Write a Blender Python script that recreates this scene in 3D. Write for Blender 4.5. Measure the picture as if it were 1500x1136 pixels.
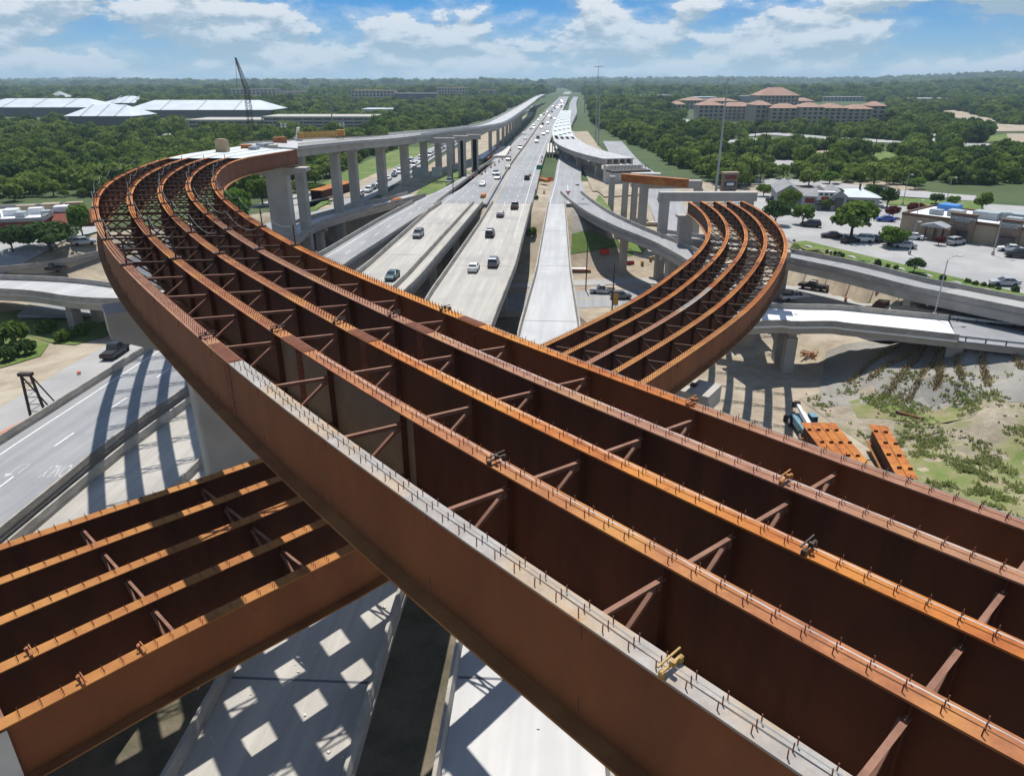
import bpy, bmesh, math, random
import numpy as np
from mathutils import Vector, Matrix
random.seed(7); rng = np.random.default_rng(7)
for o in list(bpy.data.objects): bpy.data.objects.remove(o)
C = bpy.context.scene.collection
R = math.radians
# ------------------------------------------------------------------ camera
F = 1044.0; CX, CY = 750.0, 568.0; HZ = 118.0; CAMZ = 45.0
PITCH = math.atan((CY-HZ)/F)
cam = bpy.data.cameras.new("camera"); co = bpy.data.objects.new("camera", cam); C.objects.link(co)
cam.sensor_width = 36; cam.lens = F/1500*36; cam.clip_start = 0.3; cam.clip_end = 40000
co.location = (0, 0, CAMZ); co.rotation_euler = (math.pi/2-PITCH, 0, 0)
bpy.context.scene.camera = co
# ------------------------------------------------------------------ light
sun = bpy.data.lights.new("sun", 'SUN'); so = bpy.data.objects.new("sun", sun); C.objects.link(so)
sun.energy = 4.6; sun.angle = R(0.53); sun.color = (1, 0.955, 0.89)
so.rotation_euler = Vector((0.017, -0.49, -1)).to_track_quat('-Z', 'Y').to_euler(); so.location = (0, 60, 300)
SC = bpy.context.scene
SC.view_settings.view_transform = 'Standard'; SC.view_settings.look = 'None'
SC.view_settings.exposure = 0.32; SC.view_settings.gamma = 1.0
SC.cycles.use_denoising = True
SC.cycles.max_bounces = 6; SC.cycles.volume_bounces = 0; SC.cycles.transparent_max_bounces = 8
SC.cycles.volume_step_rate = 10; SC.cycles.volume_max_steps = 64

class NT:
    """tiny node helper"""
    def __init__(s, tree): s.t = tree; tree.nodes.clear()
    def n(s, typ, **kw):
        nd = s.t.nodes.new(typ)
        for k, v in kw.items():
            if k.startswith('i_'):
                nd.inputs[int(k[2:]) if k[2:].isdigit() else k[2:].replace('_', ' ')].default_value = v
            else: setattr(nd, k, v)
        return nd
    def l(s, a, b): s.t.links.new(a, b)
    def math(s, op, a, b=None, c=None, clamp=False):
        nd = s.t.nodes.new('ShaderNodeMath'); nd.operation = op; nd.use_clamp = clamp
        for i, v in enumerate((a, b, c)):
            if v is None: continue
            if isinstance(v, (int, float)): nd.inputs[i].default_value = v
            else: s.l(v, nd.inputs[i])
        return nd.outputs[0]
    def smooth(s, v, a, b):
        nd = s.t.nodes.new('ShaderNodeMapRange'); nd.interpolation_type = 'SMOOTHSTEP'
        s.l(v, nd.inputs[0]); nd.inputs[1].default_value = a; nd.inputs[2].default_value = b
        return nd.outputs[0]
    def mix(s, f, a, b):
        nd = s.t.nodes.new('ShaderNodeMix'); nd.data_type = 'RGBA'
        for i, v in ((0, f), (6, a), (7, b)):
            if isinstance(v, (int, float)): nd.inputs[i].default_value = v
            elif isinstance(v, tuple): nd.inputs[i].default_value = (*v[:3], 1)
            else: s.l(v, nd.inputs[i])
        return nd.outputs[2]
    def noise(s, vec, scale, detail=4, rough=.55, dist=0.0):
        nd = s.t.nodes.new('ShaderNodeTexNoise'); nd.inputs['Scale'].default_value = scale
        nd.inputs['Detail'].default_value = detail; nd.inputs['Roughness'].default_value = rough
        nd.inputs['Distortion'].default_value = dist
        if vec is not None: s.l(vec, nd.inputs['Vector'])
        return nd.outputs[0]

# ------------------------------------------------------------------ sky
world = bpy.data.worlds.new("World"); SC.world = world; world.use_nodes = True
w = NT(world.node_tree)
tc = w.n('ShaderNodeTexCoord'); sep = w.n('ShaderNodeSeparateXYZ'); w.l(tc.outputs['Generated'], sep.inputs[0])
az = w.math('ARCTAN2', sep.outputs[0], sep.outputs[1]); el = w.math('ARCSINE', sep.outputs[2])
# the air is clear: look up the Nishita sky a little higher than the line of sight
zz = w.math('MULTIPLY_ADD', sep.outputs[2], 2.6, 0.12)
comb = w.n('ShaderNodeCombineXYZ'); w.l(sep.outputs[0], comb.inputs[0]); w.l(sep.outputs[1], comb.inputs[1]); w.l(zz, comb.inputs[2])
nrm = w.n('ShaderNodeVectorMath', operation='NORMALIZE'); w.l(comb.outputs[0], nrm.inputs[0])
sky = w.n('ShaderNodeTexSky', sky_type='NISHITA', sun_disc=False); sky.sun_elevation = R(63.9); sky.sun_rotation = R(-2)
sky.altitude = 250; sky.air_density = 1.0; sky.dust_density = 0.3; sky.ozone_density = 2.0
w.l(nrm.outputs[0], sky.inputs[0])
def cloudfield(de):
    e2 = w.math('MULTIPLY', w.math('ADD', el, de), 2.3)
    cv = w.n('ShaderNodeCombineXYZ'); w.l(az, cv.inputs[0]); w.l(e2, cv.inputs[1]); cv.inputs[2].default_value = 12.6
    big = w.noise(cv.outputs[0], 6.2, 2, .5, .2)
    fine = w.noise(cv.outputs[0], 12, 12, .6, 0)
    return w.math('MULTIPLY_ADD', big, .6, w.math('MULTIPLY', fine, .64))
d0 = cloudfield(0.0); d1 = cloudfield(0.011)
cov = w.math('MULTIPLY_ADD', w.smooth(el, .03, .125), .05, .56)
cov = w.math('ADD', cov, w.math('MULTIPLY', w.smooth(el, .3, .8), .05))
dens = w.math('SUBTRACT', d0, cov)
alpha = w.math('MULTIPLY', w.math('MAXIMUM', w.smooth(dens, .0, .05), w.math('MULTIPLY', w.smooth(dens, -.08, .03), .38)), w.smooth(el, -.006, .004))
lit = w.smooth(w.math('SUBTRACT', d0, d1), -.06, .06)
ccol = w.mix(lit, (3.0, 3.9, 4.6), (6.5, 6.8, 7.0))
lowhaze = w.smooth(el, .105, .0)
hsv = w.n('ShaderNodeHueSaturation', i_Saturation=1.35); w.l(sky.outputs[0], hsv.inputs['Color'])
skyd = w.mix(1.0, hsv.outputs[0], (.42, .86, .93)); skyd.node.blend_type = 'MULTIPLY'
skyc = w.mix(w.math('MULTIPLY', lowhaze, .88), skyd, (2.75, 4.1, 4.9))
bgc = w.mix(w.math('MULTIPLY', alpha, w.math('MULTIPLY_ADD', lowhaze, -.4, .95)), skyc, ccol)
bg = w.n('ShaderNodeBackground'); bg.inputs['Strength'].default_value = 0.1; w.l(bgc, bg.inputs[0])
wo = w.n('ShaderNodeOutputWorld'); w.l(bg.outputs[0], wo.inputs[0])

# ------------------------------------------------------------------ materials
def mat(name, c1, c2=None, scale=.6, rough=.8, c3=None, scale3=.08, amt3=.6, bump=0.0, bscale=8, metallic=0, streak=None, spec=.3, fine=.0, fscale=14, stain=None):
    m = bpy.data.materials.new(name); m.use_nodes = True; k = NT(m.node_tree)
    geo = k.n('ShaderNodeNewGeometry'); pos = geo.outputs['Position']
    if streak:
        mp = k.n('ShaderNodeMapping', vector_type='TEXTURE'); k.l(pos, mp.inputs[0]); mp.inputs['Scale'].default_value = [1/q for q in streak]; mp.inputs['Rotation'].default_value = (0, 0, R(-4.4)); pv = mp.outputs[0]
    else: pv = pos
    col = None
    if c2:
        f = k.smooth(k.noise(pv, scale, 6, .6), .3, .7); col = k.mix(f, c1, c2)
    if c3:
        f = k.math('MULTIPLY', k.smooth(k.noise(pos, scale3, 5, .6), .45, .68), amt3)
        col = k.mix(f, col if col is not None else c1, c3)
    if fine:
        f = k.noise(pos, fscale, 4, .7)
        hs = k.n('ShaderNodeHueSaturation'); k.l(k.math('MULTIPLY_ADD', f, 2*fine, 1-fine), hs.inputs['Value'])
        if col is not None: k.l(col, hs.inputs['Color'])
        else: hs.inputs['Color'].default_value = (*c1, 1)
        col = hs.outputs[0]
    if stain:
        sc_, th, sc, am = stain; f = k.math('MULTIPLY', k.smooth(k.noise(pos, sc, 5, .7), th, th+.12), am); col = k.mix(f, col if col is not None else c1, sc_)
    b = k.n('ShaderNodeBsdfPrincipled'); b.inputs['Roughness'].default_value = rough; b.inputs['Metallic'].default_value = metallic
    b.inputs['Specular IOR Level'].default_value = spec
    if col is not None: k.l(col, b.inputs['Base Color'])
    else: b.inputs['Base Color'].default_value = (*c1, 1)
    if bump:
        bp = k.n('ShaderNodeBump'); bp.inputs['Strength'].default_value = bump; bp.inputs['Distance'].default_value = .1
        k.l(k.noise(pos, bscale, 5, .65), bp.inputs['Height']); k.l(bp.outputs[0], b.inputs['Normal'])
    o = k.n('ShaderNodeOutputMaterial'); k.l(b.outputs[0], o.inputs[0]); return m
M = {}
M['web'] = mat('weathered_web_steel_shaded', (.098, .034, .017), (.056, .021, .012), 1.3, .72, (.135, .046, .018), .1, .6, streak=(.8, .8, .14), fine=.16, fscale=4, bump=.12, bscale=2)  # weathered brown, darkened to stand in for shade between the girders
M['weblit'] = mat('outer_web_steel_lit', (.205, .068, .024), (.15, .048, .019), .8, .7, (.24, .084, .024), .1, .5, streak=(.8, .8, .2), fine=.14, fscale=4, bump=.1, bscale=2)  # same web steel painted lighter for the open light on the outer girders
M['angleshade'] = mat('shaded_brown_angle_steel', (.12, .062, .042), (.085, .045, .03), 1.4, .75, fine=.2)  # angle steel with the shade under nearer girders put into its brown
M['freshwhite'] = mat('white_cured_deck', (.74, .745, .75), (.69, .695, .7), .3, .5, fine=.04)
M['primed'] = mat('grey_primed_steel', (.24, .2, .14), (.19, .155, .11), .8, .7, fine=.12)
M['rust'] = mat('orange_rust_steel', (.43, .145, .026), (.28, .08, .022), 1.0, .8, (.54, .24, .045), .22, .6, fine=.26, fscale=9, stain=((.22, .07, .03), .58, 2.2, .5))
M['rustred'] = mat('red_brown_rust_steel', (.36, .145, .06), (.235, .085, .036), 1.1, .8, (.46, .215, .055), .25, .75, fine=.26, fscale=9, stain=((.2, .075, .04), .58, 2.4, .5))
M['rustpink'] = mat('pale_brown_rust_steel', (.325, .165, .105), (.22, .1, .06), 1.2, .8, (.38, .19, .08), .3, .75, fine=.26, fscale=9, stain=((.24, .1, .06), .57, 2.0, .55))
M['millgrey'] = mat('grey_mill_scale_steel', (.35, .325, .30), (.255, .225, .2), 1.3, .65, (.40, .25, .11), .3, .7, fine=.24, fscale=8, stain=((.40, .17, .05), .63, 1.6, .85))
M['botfl'] = mat('ochre_bottom_flange', (.30, .135, .04), (.2, .08, .025), .6, .8, fine=.2)
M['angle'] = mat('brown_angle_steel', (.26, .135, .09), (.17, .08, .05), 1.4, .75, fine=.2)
M['stud'] = mat('dark_rusty_stud', (.19, .065, .04), rough=.7)
M['splice'] = mat('bolted_splice_rust', (.24, .085, .04), (.15, .05, .03), 3, .75)
M['conc'] = mat('light_concrete', (.43, .405, .365), (.36, .335, .30), .35, .85, (.28, .26, .23), .12, .5, bump=.15, bscale=6, fine=.1)
M['concnew'] = mat('new_pale_concrete', (.56, .54, .5), (.47, .45, .42), .5, .8, fine=.08, bump=.1)
M['barrier'] = mat('barrier_concrete', (.40, .375, .33), (.30, .275, .24), .9, .85, (.2, .185, .165), .3, .6, bump=.15, fine=.14, streak=(1, 1, 3))
M['deck'] = mat('bridge_deck_concrete', (.43, .405, .36), (.325, .305, .275), .9, .6, (.27, .255, .235), .09, .6, fine=.12, fscale=7, streak=(1.1, .05, 1))
M['deckwhite'] = mat('fresh_deck_concrete', (.47, .465, .455), (.375, .37, .365), .8, .5, (.33, .33, .33), .1, .6, fine=.1, streak=(1.0, .05, 1), spec=.4)
M['asph'] = mat('grey_road_surface', (.30, .302, .308), (.235, .24, .248), .9, .65, (.17, .175, .185), .05, .6, fine=.1, fscale=6, streak=(1.0, .05, 1))
M['asphdark'] = mat('dark_asphalt', (.13, .14, .155), (.1, .108, .12), .3, .75, fine=.12)
M['lot'] = mat('parking_lot_surface', (.36, .355, .345), (.31, .305, .3), .2, .8, (.24, .24, .24), .06, .6, fine=.1)
M['paint'] = mat('white_road_paint', (.78, .78, .76), (.6, .6, .58), 2, .6)
M['clampyellow'] = mat('dull_yellow_paint', (.45, .30, .1), (.3, .17, .05), 9, .6)
M['slope'] = mat('old_slope_paving', (.26, .25, .225), (.2, .19, .17), .3, .9, (.32, .3, .26), .1, .6, bump=.3, bscale=4, fine=.2, fscale=3)
M['wornpaint'] = mat('worn_road_paint', (.52, .52, .52), (.36, .365, .37), 2.5, .7)
M['ypaint'] = mat('yellow_road_paint', (.62, .42, .06), (.5, .33, .05), 2, .6)
M['dirt'] = mat('tan_dirt', (.36, .30, .22), (.255, .21, .155), .4, .95, (.42, .37, .29), .09, .75, bump=.5, bscale=3, fine=.2, fscale=4)
M['rubble'] = mat('broken_rock_ground', (.34, .29, .22), (.21, .18, .135), .5, .95, (.16, .18, .06), .2, .7, bump=1.0, bscale=2.5, fine=.35, fscale=3)
M['grass'] = mat('green_grass', (.115, .18, .035), (.075, .125, .028), .5, .95, (.22, .2, .09), .09, .6, bump=.6, bscale=4, fine=.3, fscale=5)
M['darkdirt'] = mat('dark_soil_shade_tone', (.16, .13, .095), (.085, .078, .05), .3, .95, (.24, .2, .145), .07, .5, bump=.6, bscale=3, fine=.3, fscale=4)  # dark soil colour, deepened for shade beneath the bridges
M['bflange'] = mat('ochre_rust_steel', (.36, .155, .04), (.27, .1, .028), .7, .8, (.45, .22, .06), .22, .5, fine=.22, fscale=9)
M['weeds'] = mat('weedy_ground', (.13, .18, .045), (.24, .21, .11), .35, .95, (.34, .29, .2), .12, .85, bump=.8, bscale=3, fine=.35, fscale=3)
M['canopy'] = mat('ground_under_woods', (.06, .095, .03), (.04, .065, .022), .05, .95, (.075, .095, .03), .012, .7, fine=.35, fscale=.12)
M['white'] = mat('white_paint', (.78, .78, .77), (.68, .68, .67), .8, .6)
M['form'] = mat('galvanised_deck_forms', (.60, .66, .68), (.52, .58, .61), .4, .4, spec=.5, fine=.06)
M['black'] = mat('black_rubber', (.018, .018, .02), rough=.8)
M['dark'] = mat('dark_metal', (.045, .038, .035), (.07, .045, .035), 2, .6)
M['galv'] = mat('galvanised_steel', (.36, .40, .40), (.30, .33, .34), .6, .5, metallic=.0)
M['wood'] = mat('pole_wood', (.075, .05, .035), (.05, .035, .025), 2, .9)
M['timber'] = mat('raw_timber', (.42, .32, .2), (.34, .25, .15), 1.5, .85)
M['bark'] = mat('bark', (.095, .075, .055), (.06, .048, .036), 3, .95, bump=.5)
M['yellow'] = mat('yellow_paint', (.46, .27, .06), (.36, .19, .05), 2, .6)
M['orange'] = mat('orange_plastic', (.70, .14, .03), rough=.5)
M['red'] = mat('red_paint', (.5, .04, .03), rough=.6)
M['rope'] = mat('white_rope', (.7, .7, .68), rough=.9)
M['terracotta'] = mat('terracotta_roof', (.34, .215, .16), (.27, .165, .12), .2, .85, fine=.15)
M['stucco'] = mat('beige_stucco', (.40, .35, .29), (.34, .30, .25), .15, .9)
M['stuccogrey'] = mat('grey_stucco', (.36, .36, .36), (.30, .30, .31), .15, .9)
M['membrane'] = mat('white_roof_membrane', (.74, .75, .76), (.66, .67, .69), .4, .7, (.5, .5, .5), .15, .5)
M['metalroof'] = mat('bright_metal_roof', (.62, .66, .68), (.52, .56, .58), .08, .35, spec=.6)
M['shingle'] = mat('grey_shingles', (.27, .265, .27), (.2, .2, .21), .5, .9, fine=.1)
M['tan'] = mat('tan_render', (.36, .29, .21), (.31, .25, .18), .5, .9)
M['brown'] = mat('brown_trim', (.14, .08, .05), rough=.8)
M['stone'] = mat('brown_stone_veneer', (.27, .2, .145), (.17, .125, .09), 1.6, .9, fine=.25, fscale=3)
M['brick'] = mat('dark_red_brick', (.2, .05, .035), (.15, .04, .03), 2, .9, fine=.2)
M['blue'] = mat('blue_tarp', (.05, .2, .5), rough=.6)
M['equip'] = mat('teal_machine_paint', (.16, .3, .36), (.12, .22, .27), 1, .5)
M['glass'] = mat('dark_glass', (.02, .026, .032), rough=.12, spec=.8)
M['bldglass'] = mat('building_glass', (.03, .035, .045), rough=.25, spec=.6)
M['lamp'] = mat('lamp_housing', (.55, .56, .55), rough=.4)
M['signgreen'] = mat('sign_green', (.02, .2, .1), rough=.5)
for cn, cc in dict(white=(.72, .72, .72), silver=(.38, .39, .41), black=(.012, .012, .014), grey=(.12, .125, .135), darkblue=(.02, .035, .09), blue=(.03, .08, .4), red=(.33, .025, .03), maroon=(.06, .02, .02), teal=(.03, .075, .085), gold=(.3, .24, .15)).items():
    M['car_'+cn] = mat('car_paint_'+cn, cc, rough=.28, spec=.6)
def leafmat(name, a, b, c):
    m = bpy.data.materials.new(name); m.use_nodes = True; k = NT(m.node_tree)
    oi = k.n('ShaderNodeObjectInfo'); geo = k.n('ShaderNodeNewGeometry')
    f = k.noise(geo.outputs['Position'], .9, 3, .6)
    col = k.mix(k.smooth(f, .35, .65), a, b)
    col = k.mix(k.math('MULTIPLY', oi.outputs['Random'], .8), col, c)
    big = k.smooth(k.noise(geo.outputs['Position'], .012, 3, .6), .42, .62)
    col = k.mix(k.math('MULTIPLY', big, .35), col, c)
    d = k.n('ShaderNodeBsdfDiffuse'); k.l(col, d.inputs[0]); t = k.n('ShaderNodeBsdfTranslucent'); k.l(col, t.inputs[0])
    mx = k.n('ShaderNodeMixShader'); mx.inputs[0].default_value = .38; k.l(d.outputs[0], mx.inputs[1]); k.l(t.outputs[0], mx.inputs[2])
    o = k.n('ShaderNodeOutputMaterial'); k.l(mx.outputs[0], o.inputs[0]); return m
M['leaf'] = leafmat('oak_leaves', (.08, .135, .03), (.12, .185, .04), (.15, .215, .045))
M['leafbright'] = leafmat('bright_leaves', (.10, .19, .03), (.14, .23, .045), (.12, .2, .04))
M['leafdark'] = leafmat('dark_leaves', (.05, .095, .033), (.075, .125, .042), (.07, .12, .04))
M['leafred'] = leafmat('red_leaves', (.12, .03, .03), (.16, .045, .04), (.1, .03, .03))
M['weedleaf'] = leafmat('weed_leaves', (.20, .27, .07), (.28, .31, .12), (.25, .27, .1))
M['leafwood'] = leafmat('woodland_leaves', (.075, .13, .032), (.13, .19, .042), (.22, .285, .07))

# ------------------------------------------------------------------ helpers
def g(u, v, z):
    """the point of the level z seen at photo pixel (u, v): used once to survey where things stand"""
    s, c = math.sin(PITCH), math.cos(PITCH)
    dx = (u-CX)/F; dv = (CY-v)/F
    d = Vector((dx, dv*s+c, dv*c-s)); t = (z-CAMZ)/d.z
    return Vector((d.x*t, d.y*t, z))
class MB:
    def __init__(s): s.v = []; s.f = []; s.m = []
    def add(s, vs, fs, mi=0):
        o = len(s.v); s.v += [tuple(p) for p in vs]; s.f += [tuple(i+o for i in f) for f in fs]; s.m += [mi]*len(fs)
    def box(s, c, size, rz=0, mi=0, top=1.0, mtx=None):
        x, y, z = (k/2 for k in size); ca, sa = math.cos(rz), math.sin(rz); vs = []
        for dz in (-z, z):
            k = top if dz > 0 else 1
            for a, b in ((-x, -y), (x, -y), (x, y), (-x, y)):
                p = Vector((a*k, b*k, dz))
                if mtx: p = mtx @ p
                vs.append((c[0]+p.x*ca-p.y*sa, c[1]+p.x*sa+p.y*ca, c[2]+p.z))
        s.add(vs, [(3, 2, 1, 0), (4, 5, 6, 7), (0, 1, 5, 4), (1, 2, 6, 5), (2, 3, 7, 6), (3, 0, 4, 7)], mi)
    def bar(s, a, b, w, h=None, mi=0, up=(0, 0, 1)):
        a, b = Vector(a), Vector(b); d = b-a
        if d.length < 1e-6: return
        d.normalize(); u = Vector(up)
        if abs(d.dot(u)) > .98: u = Vector((0, 1, 0))
        r = d.cross(u).normalized()*(w/2); t = r.cross(d).normalized()*((h or w)/2)
        vs = [p+q for p in (a, b) for q in (-r-t, r-t, r+t, -r+t)]
        s.add(vs, [(0, 1, 2, 3), (7, 6, 5, 4), (4, 5, 1, 0), (5, 6, 2, 1), (6, 7, 3, 2), (7, 4, 0, 3)], mi)
    def tube(s, pts, r, n=8, mi=0, cap=True):
        pts = [Vector(p) for p in pts]; rr = r if isinstance(r, (list, tuple)) else [r]*len(pts); o = len(s.v); vs = []
        for i, p in enumerate(pts):
            d = (pts[min(i+1, len(pts)-1)]-pts[max(i-1, 0)]).normalized()
            u = Vector((0, 0, 1)) if abs(d.z) < .95 else Vector((1, 0, 0))
            a = d.cross(u).normalized(); b = a.cross(d)
            for k in range(n):
                t = 2*math.pi*k/n; vs.append(p+a*math.cos(t)*rr[i]+b*math.sin(t)*rr[i])
        fs = [(i*n+k, (i+1)*n+k, (i+1)*n+(k+1) % n, i*n+(k+1) % n) for i in range(len(pts)-1) for k in range(n)]
        if cap: fs += [tuple(range(n)), tuple((len(pts)-1)*n+k for k in reversed(range(n)))]
        s.add(vs, fs, mi)
    def loft(s, rings, mi=0, cap=True):
        n = len(rings[0]); vs = [p for r in rings for p in r]
        fs = [(i*n+k, i*n+(k+1) % n, (i+1)*n+(k+1) % n, (i+1)*n+k) for i in range(len(rings)-1) for k in range(n)]
        if cap: fs += [tuple(reversed(range(n))), tuple((len(rings)-1)*n+k for k in range(n))]
        s.add(vs, fs, mi)
    def prism(s, poly, z0, z1, mi=0, mtop=None):
        n = len(poly); a = sum(poly[i][0]*poly[(i+1) % n][1]-poly[(i+1) % n][0]*poly[i][1] for i in range(n))
        if a < 0: poly = poly[::-1]
        s.add([(x, y, z0) for x, y in poly]+[(x, y, z1) for x, y in poly],
              [(k, (k+1) % n, n+(k+1) % n, n+k) for k in range(n)]+[tuple(reversed(range(n)))], mi)
        s.add([(x, y, z1) for x, y in poly], [tuple(range(n))], mi if mtop is None else mtop)
    def build(s, name, mats, parent=None, smooth=False, loc=None):
        me = bpy.data.meshes.new(name)
        vs = s.v if loc is None else [(x-loc[0], y-loc[1], z-loc[2]) for x, y, z in s.v]
        me.from_pydata(vs, [], s.f); me.update()
        if not isinstance(mats, (list, tuple)): mats = [mats]
        for m in mats: me.materials.append(M[m] if isinstance(m, str) else m)
        if len(mats) > 1: me.polygons.foreach_set('material_index', s.m)
        if smooth: me.polygons.foreach_set('use_smooth', [True]*len(me.polygons))
        o = bpy.data.objects.new(name, me); C.objects.link(o)
        if parent is not None:
            o.parent = parent
            if loc is None: o.matrix_parent_inverse = Matrix.LocRotScale(parent.location, parent.rotation_euler, parent.scale).inverted()
        if loc is not None and parent is None: o.location = loc
        return o
def tag(o, label=None, cat=None, group=None, kind=None):
    if label: o['label'] = label
    if cat: o['category'] = cat
    if group: o['group'] = group
    if kind: o['kind'] = kind
    return o
def thing(name, label, cat, loc=(0, 0, 0), rz=0, group=None):
    o = bpy.data.objects.new(name, None); C.objects.link(o); o.location = loc; o.rotation_euler = (0, 0, rz)
    o.empty_display_size = .2
    return tag(o, label, cat, group)
def dup(root, loc, rz=0, label=None, group=None, sc=1):
    r = root.copy(); C.objects.link(r); r.location = loc; r.rotation_euler = (0, 0, rz); r.scale = (sc, sc, sc) if isinstance(sc, (int, float)) else sc
    if label: r['label'] = label
    if group: r['group'] = group
    for ch in list(root.children):
        c = ch.copy(); C.objects.link(c); c.parent = r
        for gg in ch.children:
            d = gg.copy(); C.objects.link(d); d.parent = c
    return r
def catmull(P, step):
    P = np.array(P, float)
    Q = np.vstack([2*P[0]-P[1], P, 2*P[-1]-P[-2]]); out = []
    for i in range(1, len(Q)-2):
        a, b, c, d = Q[i-1], Q[i], Q[i+1], Q[i+2]; n = max(2, int(np.linalg.norm((c-b)[:2])/step*2))
        for t in np.linspace(0, 1, n, endpoint=False):
            out.append(.5*((2*b)+(c-a)*t+(2*a-5*b+4*c-d)*t*t+(3*b-a-3*c+d)*t**3))
    out.append(Q[-2]); out = np.array(out)
    s = np.r_[0, np.cumsum(np.linalg.norm(np.diff(out[:, :2], axis=0), axis=1))]
    t = np.linspace(0, s[-1], max(2, int(round(s[-1]/step))+1))
    return np.column_stack([np.interp(t, s, out[:, k]) for k in range(out.shape[1])]), t
class Path:
    """centre line x, y, z, bank (and half width)"""
    def __init__(s, pts, step=1.0, s0=0.0):
        A, t = catmull(pts, step); s.P = A[:, :3]; s.b = A[:, 3]; s.h = A[:, 4] if A.shape[1] > 4 else np.ones(len(A)); s.s = t+s0
        T = np.gradient(s.P[:, :2], axis=0); T /= np.linalg.norm(T, axis=1)[:, None]; s.T = T; s.N = np.stack([T[:, 1], -T[:, 0]], 1)
    def idx(s, a, b): return [i for i in range(len(s.s)) if a <= s.s[i] <= b]
    def at(s, i, o, z, f=0.0):
        o = o+f*s.h[i]
        return (s.P[i, 0]+s.N[i, 0]*o, s.P[i, 1]+s.N[i, 1]*o, s.P[i, 2]+o*math.tan(s.b[i])+z)
    def ats(s, a, o, z, f=0.0):
        k = [np.interp(a, s.s, q) for q in (s.P[:, 0], s.P[:, 1], s.P[:, 2], s.b, s.N[:, 0], s.N[:, 1], s.h)]
        o = o+f*k[6]
        return Vector((k[0]+k[4]*o, k[1]+k[5]*o, k[2]+o*math.tan(k[3])+z))
    def ang(s, a): return math.atan2(np.interp(a, s.s, s.T[:, 1]), np.interp(a, s.s, s.T[:, 0]))
    def sweep(s, mb, prof, a=None, b=None, mi=0, base=0.0, flat=False):
        a = s.s[0] if a is None else max(a, s.s[0]); b = s.s[-1] if b is None else min(b, s.s[-1])
        ts = [a]+[float(s.s[i]) for i in s.idx(a+.02, b-.02)]+[b]
        if b <= a: return
        ring = []
        for t in ts:
            r = []
            for p in prof:
                f, o, z = (p if len(p) == 3 else (0, *p))
                if flat:   # keep the profile level, only its centre rides on the bank
                    c = s.ats(t, base, 0); c1 = s.ats(t, base+1, 0); r.append((c.x+(c1.x-c.x)*o, c.y+(c1.y-c.y)*o, c.z+z))
                else: r.append(tuple(s.ats(t, base+o, z, f)))
            ring.append(r)
        mb.loft(ring, mi)
def rect(o, w, z0, z1): return [(o-w/2, z0), (o-w/2, z1), (o+w/2, z1), (o+w/2, z0)]
# ------------------------------------------------------------------ terrain
LOW = np.array([(0, 40, 0), (0, 90, 0), (20, 100, 0), (45, 100, .3), (30, 155, 0), (-20, 150, 0), (14, 160, 0), (45, 150, .5), (48, 111, .3), (40, 88, 0), (40, 200, 3),
 (47, 85, .6), (55, 72, 3), (60, 60, 4.5), (58, 92, 1.8), (66, 84, 5), (64, 103, 4.2), (71, 105.5, 8), (77, 93, 7.4), (66, 97, 5.6), (84, 97, 9), (90, 95, 9.3), (100, 80, 9.5), (80, 70, 6), (95, 60, 7), (70, 45, 5),
 (58, 150, 4), (62, 146, 5), (72, 131, 5), (80, 116, 7), (92, 100, 10), (52, 130, 2), (62, 120, 3),
 (-45, 148, 1), (-40, 120, 1), (-45, 95, 3), (-30, 60, 1), (-57, 97, 8), (-57, 80, 8.6), (-58, 62, 9), (-66, 75, 8.5), (-75, 90, 6.5), (-65, 112, 5.2), (-75, 118, 5), (-78, 105, 5), (-95, 100, 5.5), (-60, 140, 4), (-85, 145, 6),
 (-60, 165, 3.5), (-75, 165, 6.5), (-45, 180, 3), (-30, 30, 2), (-50, 40, 7), (0, 0, 1), (30, 40, 1), (40, 60, 2), (-100, 125, 7)], float)
def sst(x, a, b):
    t = np.clip((x-a)/(b-a), 0, 1); return t*t*(3-2*t)
def vnoise(x, y, s, seed=0):
    x = np.asarray(x)/s; y = np.asarray(y)/s; i = np.floor(x); j = np.floor(y); u = x-i; v = y-j; u = u*u*(3-2*u); v = v*v*(3-2*v)
    h = lambda a, b: np.modf(np.abs(np.sin(a*127.1+b*311.7+seed*74.7)*43758.5453))[0]
    return (h(i, j)*(1-u)+h(i+1, j)*u)*(1-v)+(h(i, j+1)*(1-u)+h(i+1, j+1)*u)*v
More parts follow.
